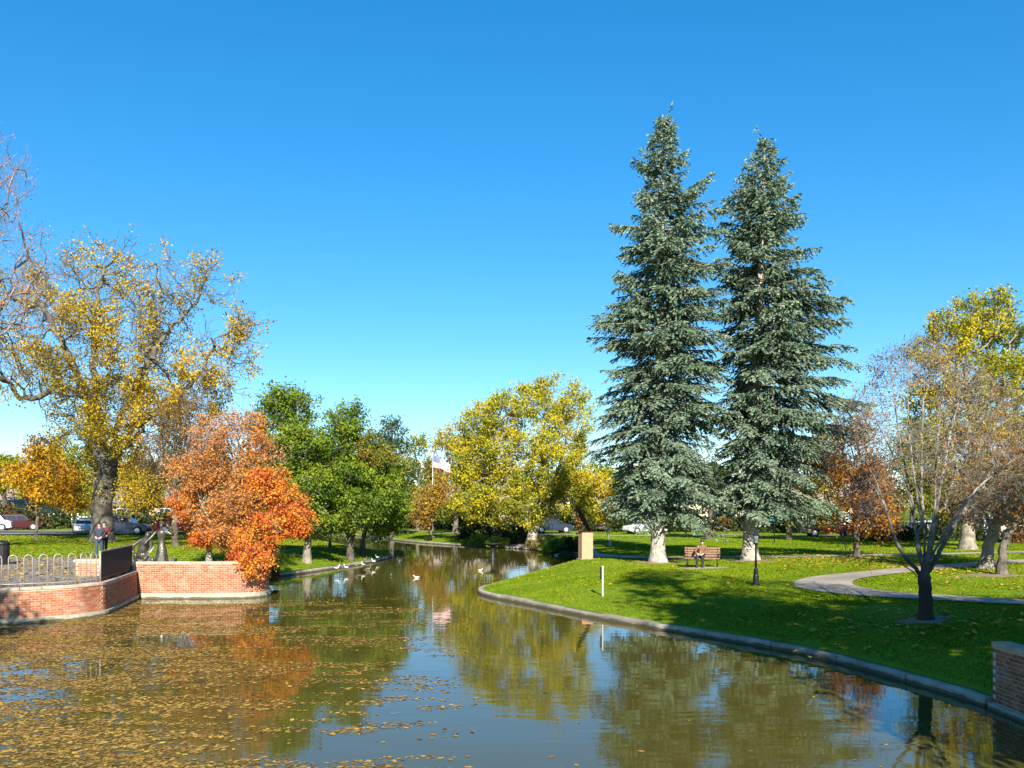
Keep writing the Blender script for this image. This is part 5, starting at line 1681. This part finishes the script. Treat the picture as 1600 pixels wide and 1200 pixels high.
# ------------------------------------------------------------------ bronze sculpture on the wall corner
def sculpture():
    c = at(236, 869, 39.5); x, y = c[0], c[1]
    root = empty('bronze_sculpture', (x, y, gz(x, y))); root.scale = (1.12,) * 3; tag(root, 'dark bronze sculpture of a robed standing figure beside a crouching one', 'sculpture')
    MB().slab([(-0.85, -0.45, -0.2), (0.9, -0.45, -0.2), (0.9, 0.5, -0.2), (-0.85, 0.5, -0.2)], [(-0.82, -0.42, 0.10), (0.87, -0.42, 0.10), (0.87, 0.47, 0.10), (-0.82, 0.47, 0.10)]).build('base', M['plinth'], root, bevel=0.015)
    # standing figure: long robe, bent raised arms, hat
    f = MB()
    prof = [(0.25, 0.10), (0.245, 0.2), (0.20, 0.5), (0.165, 0.78), (0.13, 0.98), (0.115, 1.08), (0.15, 1.26), (0.19, 1.38), (0.16, 1.45), (0.06, 1.53)]
    k = 22
    vs, fs = [], []
    for r, z in prof:
        for j in range(k):
            t = 2 * PI * j / k
            rr = r * (1 + (0.12 * math.sin(6 * t) * max(0, 1 - z / 1.0)))
            vs.append((0.42 + rr * math.cos(t) * 1.05, rr * math.sin(t) * 0.85, z))
    for i_ in range(len(prof) - 1):
        for j in range(k): fs.append((i_ * k + j, i_ * k + (j + 1) % k, (i_ + 1) * k + (j + 1) % k, (i_ + 1) * k + j))
    f.add(vs, fs)
    robe = f.build('robe', M['bronze'], root, True)
    nd = {'c': ((0.42, 0, 1.38), 0.1), 'n': ((0.42, 0, 1.52), 0.055), 'h': ((0.42, -0.02, 1.66), (0.075, 0.09)), 't': ((0.42, 0, 1.74), 0.06),
          'ls': ((0.22, 0, 1.42), 0.065), 'le': ((0.06, -0.1, 1.20), 0.058), 'lw': ((-0.08, -0.24, 1.02), 0.042), 'rs': ((0.62, 0, 1.42), 0.07), 're': ((0.90, 0.02, 1.24), 0.06), 'rw': ((0.74, -0.08, 1.60), 0.042)}
    ed_ = [('c', 'n'), ('n', 'h'), ('h', 't'), ('c', 'ls'), ('ls', 'le'), ('le', 'lw'), ('c', 'rs'), ('rs', 're'), ('re', 'rw')]
    add_hand(nd, ed_, 'lw', (-0.5, -0.5, -0.6), (0, -1, 0.2), 'lh'); add_hand(nd, ed_, 'rw', (-0.5, -0.2, 0.7), (0, -1, 0.2), 'rh')
    skin_obj('standing_figure', nd, ed_, M['bronze'], root)
    h = MB(); h.lathe([(0.125, 0), (0.12, 0.015), (0.085, 0.025), (0.075, 0.08), (0.04, 0.105)], (0.42, 0, 1.73), 14); h.build('hat', M['bronze'], root, True)
    MB().tube([(0.78, -0.05, 1.62), (0.62, -0.1, 1.36), (0.88, -0.1, 1.28)], [0.018, 0.022, 0.018], 6).build('shawl_edge', M['bronze'], root, True)
    # crouching figure leaning over a scroll
    nd = {'hip': ((-0.30, 0.05, 0.45), (0.19, 0.17)), 'wa': ((-0.33, 0, 0.68), (0.17, 0.15)), 'ch': ((-0.22, -0.06, 0.98), (0.2, 0.16)), 'ne': ((-0.13, -0.12, 1.16), 0.075), 'he': ((-0.07, -0.16, 1.28), (0.09, 0.10)), 'tp': ((-0.05, -0.14, 1.37), 0.07),
          'ls': ((-0.44, -0.05, 1.04), 0.085), 'le': ((-0.66, -0.14, 0.86), 0.062), 'lw': ((-0.80, -0.2, 0.72), 0.04), 'rs': ((0.0, -0.08, 1.0), 0.08), 're': ((0.10, -0.22, 0.78), 0.06), 'rw': ((0.02, -0.34, 0.62), 0.04),
          'll': ((-0.42, -0.05, 0.42), 0.13), 'lk': ((-0.52, -0.32, 0.52), 0.10), 'la': ((-0.50, -0.22, 0.15), 0.06), 'lt': ((-0.50, -0.38, 0.13), 0.05),
          'rl': ((-0.20, 0.0, 0.40), 0.13), 'rk': ((-0.10, -0.30, 0.36), 0.1), 'ra': ((-0.22, -0.05, 0.16), 0.06), 'rt': ((-0.20, -0.24, 0.13), 0.05)}
    ed_ = [('hip', 'wa'), ('wa', 'ch'), ('ch', 'ne'), ('ne', 'he'), ('he', 'tp'), ('ch', 'ls'), ('ls', 'le'), ('le', 'lw'), ('ch', 'rs'), ('rs', 're'), ('re', 'rw'), ('hip', 'll'), ('ll', 'lk'), ('lk', 'la'), ('la', 'lt'), ('hip', 'rl'), ('rl', 'rk'), ('rk', 'ra'), ('ra', 'rt')]
    add_hand(nd, ed_, 'lw', (-0.6, -0.3, -0.4), (0, -1, 0.2), 'lh'); add_hand(nd, ed_, 'rw', (-0.3, -0.5, -0.5), (0, -1, 0.2), 'rh')
    skin_obj('crouching_figure', nd, ed_, M['bronze'], root)
    sp_ = [(-0.70 + (0.20 - 0.022 * q) * math.cos(0.55 * q + 2.4) * 1.0, -0.12, 0.82 + (0.20 - 0.022 * q) * math.sin(0.55 * q + 2.4)) for q in range(9)]
    MB().tube([(-0.45, -0.1, 0.55), (-0.7, -0.12, 0.62)] + sp_[::1], 0.045, 7).build('scroll', M['bronze'], root, True)
    MB().tube([(-0.12, -0.36, 0.34), (0.24, -0.3, 0.82)], 0.022, 6).build('staff', M['rim'], root, True)
    MB().ell((0.13, -0.2, 0.26), (0.10, 0.09, 0.16), 9, 6).build('jar', M['bronze'], root, True)
    return root
sculpture()

# ------------------------------------------------------------------ sundial, marker post, lamp post, bowl, flag
def sundial():
    c = at(915, 872, 46.5); x, y = c[0], c[1]
    root = empty('sundial', (x, y, gz(x, y)), math.radians(17)); root.scale = (0.88,) * 3; tag(root, 'sandstone sundial pillar with black slanting gnomon at the water', 'sundial')
    MB().box((0, 0, 0.79), (0.70, 0.62, 1.62)).build('pillar', M['sandstone'], root, bevel=0.012)
    MB().box((0, 0, -0.02), (0.86, 0.78, 0.12)).build('footing', M['concrete'], root, bevel=0.01)
    MB().box((0, 0, 1.625), (0.76, 0.68, 0.05)).build('dial_plate', M['black'], root, bevel=0.006)
    A_ = [(0.37, -0.03, 1.645), (0.16, -0.03, 1.645), (-0.32, -0.03, 2.35), (-0.54, -0.03, 2.85), (-0.60, -0.03, 3.2), (-0.30, -0.03, 2.85), (0.02, -0.03, 2.4)]
    B_ = [(p[0], p[1] + 0.06, p[2]) for p in A_]
    MB().slab(A_, B_).build('gnomon', mat('gnomon_black', (0.003, 0.003, 0.003), 0.9, 0.3, 6, spec=0.0), root)
    MB().tube([(-0.30, 0, 1.65), (0.0, 0, 2.0)], 0.02, 6).build('strut', M['black'], root)
sundial()
def post():
    c = at(941, 923, 33.0); x, y = c[0], c[1]
    root = empty('marker_post', (x, y, gz(x, y)), 0.25); tag(root, 'slim white marker post with dark back standing on the sunny lawn', 'post')
    MB().box((0.012, 0, 0.52), (0.055, 0.05, 1.16)).build('post', mat('grey_paint', (0.46, 0.47, 0.46), 0.5, 0.15, 6), root, bevel=0.006)
    MB().box((-0.045, 0.02, 0.86), (0.05, 0.07, 0.48)).build('sign_back', M['black'], root, bevel=0.004)
    MB().box((0.012, 0, 1.115), (0.065, 0.06, 0.03)).build('cap', M['white'], root, bevel=0.004)
post()
def lamp():
    c = at(1181, 905, 33.6); x, y = c[0], c[1]
    root = empty('lamp_post', (x, y, gz(x, y))); tag(root, 'short black lamp post with lantern standing before the shorter spruce', 'lamp post')
    MB().lathe([(0.16, -0.05), (0.16, 0.05), (0.12, 0.08), (0.105, 0.35), (0.085, 0.42), (0.075, 0.62), (0.05, 0.66)], (0, 0, 0), 10).build('base', M['black'], root)
    MB().tube([(0, 0, 0.6), (0, 0, 1.55)], [0.042, 0.034], 10).build('pole', M['black'], root, True)
    MB().lathe([(0.05, 1.53), (0.085, 1.57), (0.095, 1.6)], (0, 0, 0), 10).build('collar', M['black'], root)
    ln = MB().lathe([(0.085, 1.6), (0.115, 1.88)], (0, 0, 0), 8).build('lantern', M['lantern'], root)
    for k in range(4):
        t = PI / 4 + k * PI / 2
        MB().tube([(0.09 * math.cos(t), 0.09 * math.sin(t), 1.6), (0.12 * math.cos(t), 0.12 * math.sin(t), 1.88)], 0.01, 5).build('lantern_bar', M['black'], ln)
    MB().lathe([(0.15, 1.88), (0.14, 1.91), (0.05, 2.02), (0.015, 2.08)], (0, 0, 0), 8).build('roof', M['black'], root)
lamp()
def bowl():
    c = at(770, 872, 63.5)
    root = empty('pond_bowl', (c[0], c[1], 0)); tag(root, 'dark pedestal bowl standing in the water before the cottonwood', 'fountain')
    MB().lathe([(0.20, -0.8), (0.20, 0.05), (0.15, 0.10), (0.14, 0.75), (0.2, 0.9)], (0, 0, 0), 12).build('pedestal', M['black'], root, True)
    MB().lathe([(0.15, 0.88), (0.42, 0.96), (0.66, 1.06), (0.68, 1.10), (0.62, 1.10), (0.2, 1.02)], (0, 0, 0), 20).build('bowl', M['black'], root, True)
bowl()
def flag():
    c = at(676, 836, 95.5)
    z = gz(c[0], c[1])
    root = empty('flagpole', (c[0], c[1], z)); tag(root, 'slim pale flagpole on the far lawn behind the autumn tree', 'flagpole')
    ht = EYE + (790 - 708) / F * 95.5 - z
    MB().tube([(0, 0, -0.1), (0, 0, ht)], [0.07, 0.04], 8).build('pole', M['rim'], root, True)
    MB().ell((0, 0, ht + 0.06), (0.09, 0.09, 0.09), 8, 6).build('finial', M['rim'], root, True)
    MB().lathe([(0.3, -0.1), (0.3, 0.12), (0.1, 0.2)], (0, 0, 0), 10).build('footing', M['concrete'], root)
    fr = empty('flag', (c[0], c[1], z + ht - 0.15)); tag(fr, 'striped red white and blue flag hanging in the breeze from the flagpole', 'flag')
    W, Hh, nx_, nz_ = 2.2, 1.35, 20, 13
    def pt(i_, j_):
        u, v = i_ / nx_, j_ / nz_
        return (0.05 + W * u * 0.83, 0.16 * math.sin(u * 7.5) + 0.1 * u, -Hh * v * (1 - 0.25 * u) - 0.95 * u - 0.06 * math.sin(u * 8 + v))
    red = mat('flag_red', (0.50, 0.03, 0.035), 0.8, 0.05); blue = mat('flag_blue', (0.03, 0.05, 0.20), 0.8, 0.05)
    def piece(name, i0, i1, j0, j1, m_):
        mb = MB(); vs, fs = [], []
        for j_ in range(j0, j1 + 1):
            for i_ in range(i0, i1 + 1): vs.append(pt(i_, j_))
        w = i1 - i0 + 1
        for j_ in range(j1 - j0):
            for i_ in range(i1 - i0): fs.append((j_ * w + i_, j_ * w + i_ + 1, (j_ + 1) * w + i_ + 1, (j_ + 1) * w + i_))
        mb.add(vs, fs); return mb.build(name, m_, fr, True)
    for j_ in range(13): piece('stripe', 8 if j_ < 7 else 0, nx_, j_, j_ + 1, red if j_ % 2 == 0 else M['white'])
    can = piece('canton', 0, 8, 0, 7, blue)
    st = MB()
    for a_ in range(9):
        for b_ in range(11):
            if (a_ + b_) % 2: continue
            i_, j_ = (b_ + 0.5) / 11 * 8, (a_ + 0.5) / 9 * 7
            for sgn in (-1, 1):
                q = np.array(pt(i_, j_)) + np.array((0, 0.012 * sgn, 0)); s_ = 0.034
                pts_ = [(q[0] + s_ * (1 if k % 2 == 0 else 0.4) * math.sin(PI * k / 5), q[1], q[2] + s_ * (1 if k % 2 == 0 else 0.4) * math.cos(PI * k / 5)) for k in range(10)]
                st.add(pts_, [tuple(range(10))])
    st.build('stars', M['white'], can)
flag()
def street_sign():
    c = at(1210, 836, 70); x, y = c[0], c[1]
    root = empty('street_banner', (x, y, gz(x, y))); tag(root, 'teal banner on a pole glimpsed right of the shorter spruce', 'banner')
    MB().tube([(0, 0, -0.1), (0, 0, 3.6)], 0.05, 8).build('pole', M['black'], root, True)
    MB().slab([(-0.42, 0.0, 1.75), (0.34, 0.0, 1.65), (0.42, 0.05, 2.5), (-0.30, 0.03, 2.75)], [(-0.42, 0.04, 1.75), (0.34, 0.04, 1.65), (0.42, 0.09, 2.5), (-0.30, 0.07, 2.75)]).build('banner', M['teal'], root)
street_sign()

# ------------------------------------------------------------------ cars
def wheel_data(r):
    a_ = MB()
    prof = [(r * 0.62, -0.10), (r * 0.95, -0.11), (r, -0.07), (r, 0.07), (r * 0.95, 0.11), (r * 0.62, 0.10)]
    a_.lathe(prof, (0, 0, 0), 18)
    b_ = MB(); b_.lathe([(0.02, -0.118), (r * 0.2, -0.118), (r * 0.64, -0.10), (r * 0.64, 0.10), (r * 0.2, 0.118), (0.02, 0.118)], (0, 0, 0), 14)
    return a_.data('tyre', M['rubber'], True), b_.data('rim', M['rim'])
WD = {}
def car(label, loc, rz, kind, color, group='cars parked along the street'):
    root = empty('parked_' + ('car' if kind != 'van' else 'van'), loc, rz); tag(root, label, 'van' if kind == 'van' else 'car', group)
    pm = paint('car_paint', color)
    if kind == 'suv':   L_, belt, top, prof_low, cab, wr, W = 4.6, 1.05, 1.75, 0.28, [(-2.2, 1.05), (-2.05, 1.62), (-1.9, 1.73), (0.35, 1.75), (0.55, 1.68), (1.15, 1.05)], 0.37, 0.92
    elif kind == 'van': L_, belt, top, prof_low, cab, wr, W = 5.2, 1.15, 2.05, 0.28, [(-2.55, 1.15), (-2.5, 1.95), (-2.4, 2.05), (1.0, 2.05), (1.25, 1.95), (1.95, 1.15)], 0.36, 0.98
    elif kind == 'pickup': L_, belt, top, prof_low, cab, wr, W = 5.4, 1.1, 1.8, 0.32, [(-0.7, 1.1), (-0.6, 1.72), (-0.45, 1.8), (0.75, 1.8), (0.95, 1.72), (1.45, 1.1)], 0.39, 0.95
    else:               L_, belt, top, prof_low, cab, wr, W = 4.6, 0.92, 1.42, 0.24, [(-1.75, 0.92), (-1.15, 1.36), (-0.9, 1.42), (0.25, 1.42), (0.5, 1.37), (1.2, 0.92)], 0.32, 0.88
    h = L_ / 2
    low = [(-h + 0.02, prof_low + 0.12), (-h + 0.1, prof_low), (h - 0.12, prof_low), (h - 0.01, prof_low + 0.14), (h, 0.62), (h - 0.06, belt - 0.20), (h - 0.28, belt - 0.10), (cab[-1][0], belt), (cab[0][0] if kind in ('suv', 'van') else -h + 0.12, belt), (-h + 0.01, belt - 0.08)]
    mb = MB()
    def wz(z): return W - 0.03 * max(0, 0.5 - z) - 0.06 * max(0, z - 0.7)
    A_ = [(x, -wz(z), z) for x, z in low]; B_ = [(x, wz(z), z) for x, z in low]
    mb.slab(A_, B_)
    body = mb.build('body', pm, root, bevel=0.05)
    tw = lambda z: W - 0.05 - (z - belt) / (top - belt) * 0.20
    mb = MB(); A_ = [(x, -tw(z), z) for x, z in cab]; B_ = [(x, tw(z), z) for x, z in cab]
    mb.slab(A_, B_); mb.build('cabin', pm, root, bevel=0.03)
    # glass
    x0, x1 = cab[0], cab[-1]
    zt, zb = top - 0.14, belt + 0.05
    def xfront(z): return np.interp(z, [belt, cab[-2][1]], [cab[-1][0], cab[-2][0]])
    def xback(z): return np.interp(z, [belt, cab[1][1]], [cab[0][0], cab[1][0]])
    for sy in (-1, 1):
        n_w = 3 if kind in ('suv', 'van') else (1 if kind == 'pickup' else 2)
        for k in range(n_w):
            f0, f1 = k / n_w, (k + 1) / n_w
            q = []
            for z, f in ((zb, f0), (zb, f1), (zt, f1), (zt, f0)):
                xb, xf = xback(z) + 0.12, xfront(z) - 0.14
                q.append((xb + (xf - xb) * f + (0.03 if f == f0 else -0.03), sy * (tw(z) + 0.008), z))
            q2 = [(x, y - sy * 0.03, z) for x, y, z in q]
            MB().slab(q, q2).build('window', M['glass'], root)
        MB().box((cab[-1][0] - 0.2, sy * (W + 0.06), belt + 0.06), (0.1, 0.16, 0.12)).build('mirror', pm, root, bevel=0.02)
    for nm, fx, s_ in (('windscreen', xfront, 1), ('rear_window', xback, -1)):
        q = [(fx(zb) + s_ * 0.012, -tw(zb) + 0.1, zb), (fx(zb) + s_ * 0.012, tw(zb) - 0.1, zb), (fx(zt) + s_ * 0.012, tw(zt) - 0.1, zt), (fx(zt) + s_ * 0.012, -tw(zt) + 0.1, zt)]
        MB().slab(q, [(x - s_ * 0.04, y, z) for x, y, z in q]).build(nm, M['glass'], root)
    if wr not in WD: WD[wr] = wheel_data(wr)
    for sx in (-h + 0.85, h - 0.88):
        for sy in (-1, 1):
            w = empty('wheel', (sx, sy * (W - 0.09), wr)); w.parent = root; w.rotation_euler = (PI / 2, 0, 0)
            link(bpy.data.objects.new('tyre', WD[wr][0]), w); link(bpy.data.objects.new('rim', WD[wr][1]), w)
            MB().lathe([(wr + 0.06, -0.02), (wr + 0.06, 0.02)], (0, 0, 0), 16).build('wheel_arch', M['rubber'], root).matrix_local = Matrix.Translation((sx, sy * (W - 0.012), wr + 0.01)) @ Matrix.Rotation(PI / 2, 4, 'X')
    for sy in (-1, 1):
        MB().box((h - 0.03, sy * (W - 0.22), 0.70), (0.08, 0.3, 0.14)).build('headlight', M['lamp_clear'], root, bevel=0.02)
        MB().box((-h + 0.03, sy * (W - 0.16), 0.80), (0.08, 0.16, 0.26)).build('tail_light', M['lamp_red'], root, bevel=0.02)
    for sx in (-1, 1):
        MB().box((sx * (h - 0.0), 0, 0.42), (0.1, 1.6, 0.16)).build('bumper', M['rubber'] if kind in ('suv', 'pickup') else pm, root, bevel=0.03)
    return root
def put_car(label, px, d, rz, kind, color):
    c = at(px, 830, d)
    return car(label, (c[0], c[1], gz(c[0], c[1]) + 0.06), math.radians(rz), kind, color)
put_car('dark red sport utility car parked at the left edge of the street', 29, 98, 28, 'suv', (0.05, 0.004, 0.006))
put_car('white van cut off by the left edge behind the red car', -22, 96, 18, 'van', (0.75, 0.76, 0.78))
put_car('silver saloon car parked left of the great oak trunk', 130, 86, -62, 'saloon', (0.52, 0.53, 0.52))
put_car('dark blue car parked right of the great oak trunk', 193, 84, 10, 'suv', (0.02, 0.03, 0.07))
put_car('dark red pickup behind the bronze sculpture', 284, 93, 30, 'pickup', (0.09, 0.008, 0.012))
put_car('white saloon car left of the taller spruce trunk', 1008, 96, 200, 'saloon', (0.76, 0.77, 0.78))
put_car('dark grey car on the street behind the sundial', 962, 104, 20, 'saloon', (0.06, 0.065, 0.07))
put_car('dark blue car in the shade under the cottonwood', 862, 100, 15, 'suv', (0.02, 0.03, 0.06))
put_car('silver car behind the shore shrubs', 893, 112, 20, 'saloon', (0.35, 0.36, 0.37))
put_car('red car parked behind the rust-brown oak', 1296, 79, -6, 'saloon', (0.40, 0.03, 0.03))
put_car('grey car behind the near bare tree', 1450, 77, -5, 'saloon', (0.22, 0.22, 0.23))
put_car('light car at the right edge of the street', 1572, 74, -4, 'suv', (0.66, 0.67, 0.68))

# ------------------------------------------------------------------ houses and a fence beyond the street
def house(label, x, y, rz, w, dp, hh, rise, wallm, roofm, seed):
    r = random.Random(seed)
    root = empty('house', (x, y, 1.1), rz); tag(root, label, 'house', 'houses beyond the street')
    MB().box((0, 0, hh / 2 - 0.2), (w, dp, hh + 0.4)).build('wall', wallm, root)
    g_ = MB()
    for sx in (-1, 1):
        g_.slab([(sx * w / 2, -dp / 2, hh), (sx * w / 2, dp / 2, hh), (sx * w / 2, 0, hh + rise)], [(sx * (w / 2 - 0.2), -dp / 2, hh), (sx * (w / 2 - 0.2), dp / 2, hh), (sx * (w / 2 - 0.2), 0, hh + rise)])
    g_.build('gable', wallm, root)
    rf = MB()
    ov = 0.45
    for sy in (-1, 1):
        lo = (sy * (dp / 2 + ov), hh - ov * rise / (dp / 2)); hi = (0, hh + rise)
        A_ = [(-w / 2 - ov, lo[0], lo[1]), (w / 2 + ov, lo[0], lo[1]), (w / 2 + ov, 0, hi[1]), (-w / 2 - ov, 0, hi[1])]
        rf.slab(A_, [(a_, b_, c_ + 0.16) for a_, b_, c_ in A_])
    roof = rf.build('roof', roofm, root)
    MB().box((w * 0.25, dp * 0.12, hh + rise + 0.1), (0.7, 0.7, 1.5)).build('chimney', M['brickwall'], roof)
    nwin = max(3, int(w / 3))
    for k in range(nwin):
        xx = -w / 2 + (k + 0.5) * w / nwin
        if k == nwin // 2:
            d_ = MB().box((xx, -dp / 2 - 0.02, 1.05), (1.0, 0.1, 2.1)).build('door', M['white'], root)
            MB().ell((xx + 0.38, -dp / 2 - 0.1, 1.0), (0.05, 0.05, 0.05), 6, 4).build('handle', M['black'], d_)
            continue
        fr = MB()
        for ox, oz, sx, sz in ((0, 0.7, 1.5, 0.1), (0, -0.7, 1.5, 0.1), (0.7, 0, 0.1, 1.3), (-0.7, 0, 0.1, 1.3), (0, 0, 0.06, 1.3)):
            fr.box((xx + ox, -dp / 2 - 0.04, 1.6 + oz), (sx, 0.1, sz))
        f_ = fr.build('window', M['white'], root)
        MB().box((xx, -dp / 2 - 0.012, 1.6), (1.3, 0.03, 1.3)).build('pane', M['glass'], f_)
        MB().box((xx, -dp / 2 - 0.1, 0.82), (1.7, 0.2, 0.08)).build('sill', M['white'], f_)
    return root
house('tan house with brown shingle roof at the left edge beyond the street', -76, 128, 0.1, 17, 9, 3.0, 3.6, M['tan'], M['roof'], 1)
house('low tan house left of the great oak beyond the street', -52, 126, -0.05, 12, 8, 2.9, 2.6, M['tan'], M['roof_grey'], 2)
house('cream house glimpsed between the two spruce trunks', 27, 112, -0.1, 12, 8, 3.4, 2.6, M['cream'], M['roof_grey'], 3)
house('white house glimpsed right of the shorter spruce', 36, 98, -0.15, 10, 8, 3.2, 2.6, M['white'], M['roof'], 4)
house('brick house at the right edge beyond the street', 58, 98, -0.1, 15, 8, 3.2, 3.0, M['brickwall'], M['roof_grey'], 5)
house('brick house behind the far end of the pond', -6, 158, 0.0, 18, 8, 3.2, 3.0, M['brickwall'], M['roof'], 6)
def picket():
    root = empty('post_fence', (-56, 112, gz(-56, 112))); tag(root, 'low fence of white posts on the green bank left of the great oak', 'fence')
    pk = MB().box((0, 0, 0.6), (0.22, 0.16, 1.3)).data('fence_post', M['white'])
    for k in range(13):
        o_ = bpy.data.objects.new('fence_post', pk); o_.location = (-4 + k * 0.68 * 1.1, 0, 0.55); link(o_, root)
    MB().box((0.5, 0, 1.35), (10, 0.08, 0.1)).build('rail', M['white'], root)
    MB().box((0.5, 0.3, 0.3), (11, 0.4, 0.9)).build('footing_bank', M['grass'], root)
picket()

# ------------------------------------------------------------------ water birds
def bird_data(kind):
    nd = {'b': ((0, 0, 0.10), (0.09, 0.075)), 'f': ((0.14, 0, 0.11), (0.075, 0.07)), 't': ((-0.15, 0, 0.11), (0.055, 0.045)), 'tt': ((-0.25, 0, 0.125), (0.022, 0.012))}
    hz = 0.40 if kind == 'goose' else 0.26
    nd.update({'n': ((0.20, 0, 0.19), 0.035), 'n2': ((0.22, 0, hz - 0.06), 0.026), 'h': ((0.245, 0, hz), 0.036), 'k': ((0.30, 0, hz - 0.01), (0.016, 0.014)), 'kk': ((0.335, 0, hz - 0.015), 0.009)})
    ob = skin_obj('bird', nd, [('b', 'f'), ('b', 't'), ('t', 'tt'), ('f', 'n'), ('n', 'n2'), ('n2', 'h'), ('h', 'k'), ('k', 'kk')], M['soil'], None, 1)
    me = ob.data; bpy.data.objects.remove(ob)
    return me
gm, dm = bird_data('goose'), bird_data('duck')
bm_dark = mat('bird_brown', (0.07, 0.055, 0.045), 0.7, 0.6, 12, col2=(0.34, 0.28, 0.22)); bm_white = mat('bird_white', (0.72, 0.70, 0.66), 0.7, 0.1, 10); bm_blk = mat('bird_dark', (0.03, 0.03, 0.03), 0.6, 0.3, 12)
def bird(label, px, py, water, material, sc=1.0, base=gm, name='goose', cat='goose', group=None):
    if water:
        d = F * EYE / (py - HZ); z = -0.02
    else:
        d = F * (EYE - 0.45) / (py - HZ)
        z = gz((px - 800) / F * d, d)
    me = base.copy(); me.materials.clear(); me.materials.append(material)
    o_ = bpy.data.objects.new(name, me); o_.location = ((px - 800) / F * d, d, z + (0.0 if water else 0.10)); o_.scale = (sc * 0.62,) * 3
    o_.rotation_euler = (0, 0, random.Random(int(px * 7 + py)).uniform(0, 6.28))
    COL.objects.link(o_); tag(o_, label, cat, group)
    if not water:
        lg = MB(); lg.tube([(0.02, 0.03, 0.04), (0.02, 0.03, -0.14)], 0.012, 5); lg.build('leg', bm_blk, o_)
        lg = MB(); lg.tube([(0.02, -0.03, 0.04), (0.02, -0.03, -0.14)], 0.012, 5); lg.build('leg', bm_blk, o_)
    return o_
#B
bird('white duck swimming on the blue reflection in mid pond', 651, 903, True, bm_white, 1.0, dm, 'duck', 'duck')
bird('pale duck swimming left of the bowl reflection', 750, 892, True, bm_white, 1.0, dm, 'duck', 'duck')
bird('small brown duck far out on the olive water', 690, 881, True, bm_dark, 0.9, dm, 'duck', 'duck')
bird('brown duck swimming in mid pond left of the blue reflection', 611, 900, True, bm_dark, 0.9, dm, 'duck', 'duck')
bird('white duck resting on the water below the sundial', 869, 868, True, bm_white, 1.0, dm, 'duck', 'duck')
for i_, (px, py) in enumerate(((612, 860), (622, 861), (627, 857), (634, 860), (631, 864), (640, 857), (738, 860), (750, 861))):
    lb = ['leftmost dark duck of the flock off the peninsula tip', 'second dark duck from the left in the peninsula flock', 'farther dark duck in the middle of the peninsula flock', 'dark duck at the right of the peninsula flock, second from right', 'nearest dark duck of the peninsula flock', 'rightmost dark duck of the flock off the peninsula tip', 'left dark duck of the pair by the far shore', 'right dark duck of the pair by the far shore'][i_]
    bird(lb, px, py, True, bm_blk, 1.1, dm, 'duck', 'duck', 'dark ducks off the peninsula' if i_ < 6 else 'dark ducks by the far shore')
for i_, (px, py) in enumerate(((526, 884), (531, 882), (536, 884), (541, 883), (556, 880), (562, 878), (568, 879), (574, 875), (578, 872), (590, 868), (598, 866), (570, 871), (584, 874))):
    bird(['leftmost goose on the peninsula bank', 'second goose from the left on the peninsula bank', 'third goose from the left on the peninsula bank', 'fourth goose from the left on the peninsula bank', 'goose at the left of the middle group on the bank', 'goose in the centre of the middle group on the bank', 'goose low at the kerb in the middle group', 'goose right of the middle group on the peninsula bank', 'goose fourth from the tip of the peninsula', 'goose second from the tip of the peninsula', 'goose closest to the tip of the peninsula', 'goose farthest up the grass in the middle group', 'goose third from the tip of the peninsula'][i_], px, py, False, bm_dark if i_ % 3 else bm_white, 1.0, gm, 'goose', 'goose', 'geese on the peninsula bank')
bird('goose on the water just off the peninsula bank', 575, 890, True, bm_dark, 1.1, gm, 'goose', 'goose')
# dark litter bin at the left end of the plaza
def bin_():
    c = at(3, 868, 40)
    root = empty('litter_bin', (c[0], c[1], 1.15)); tag(root, 'dark round litter bin on the plaza at the left edge', 'bin')
    MB().lathe([(0.27, 0), (0.30, 0.05), (0.32, 0.85), (0.33, 0.9)], (0, 0, 0), 14).build('body', M['black'], root)
    MB().lathe([(0.34, 0.9), (0.30, 1.0), (0.12, 1.08)], (0, 0, 0), 14).build('lid', M['black'], root, True)
bin_()
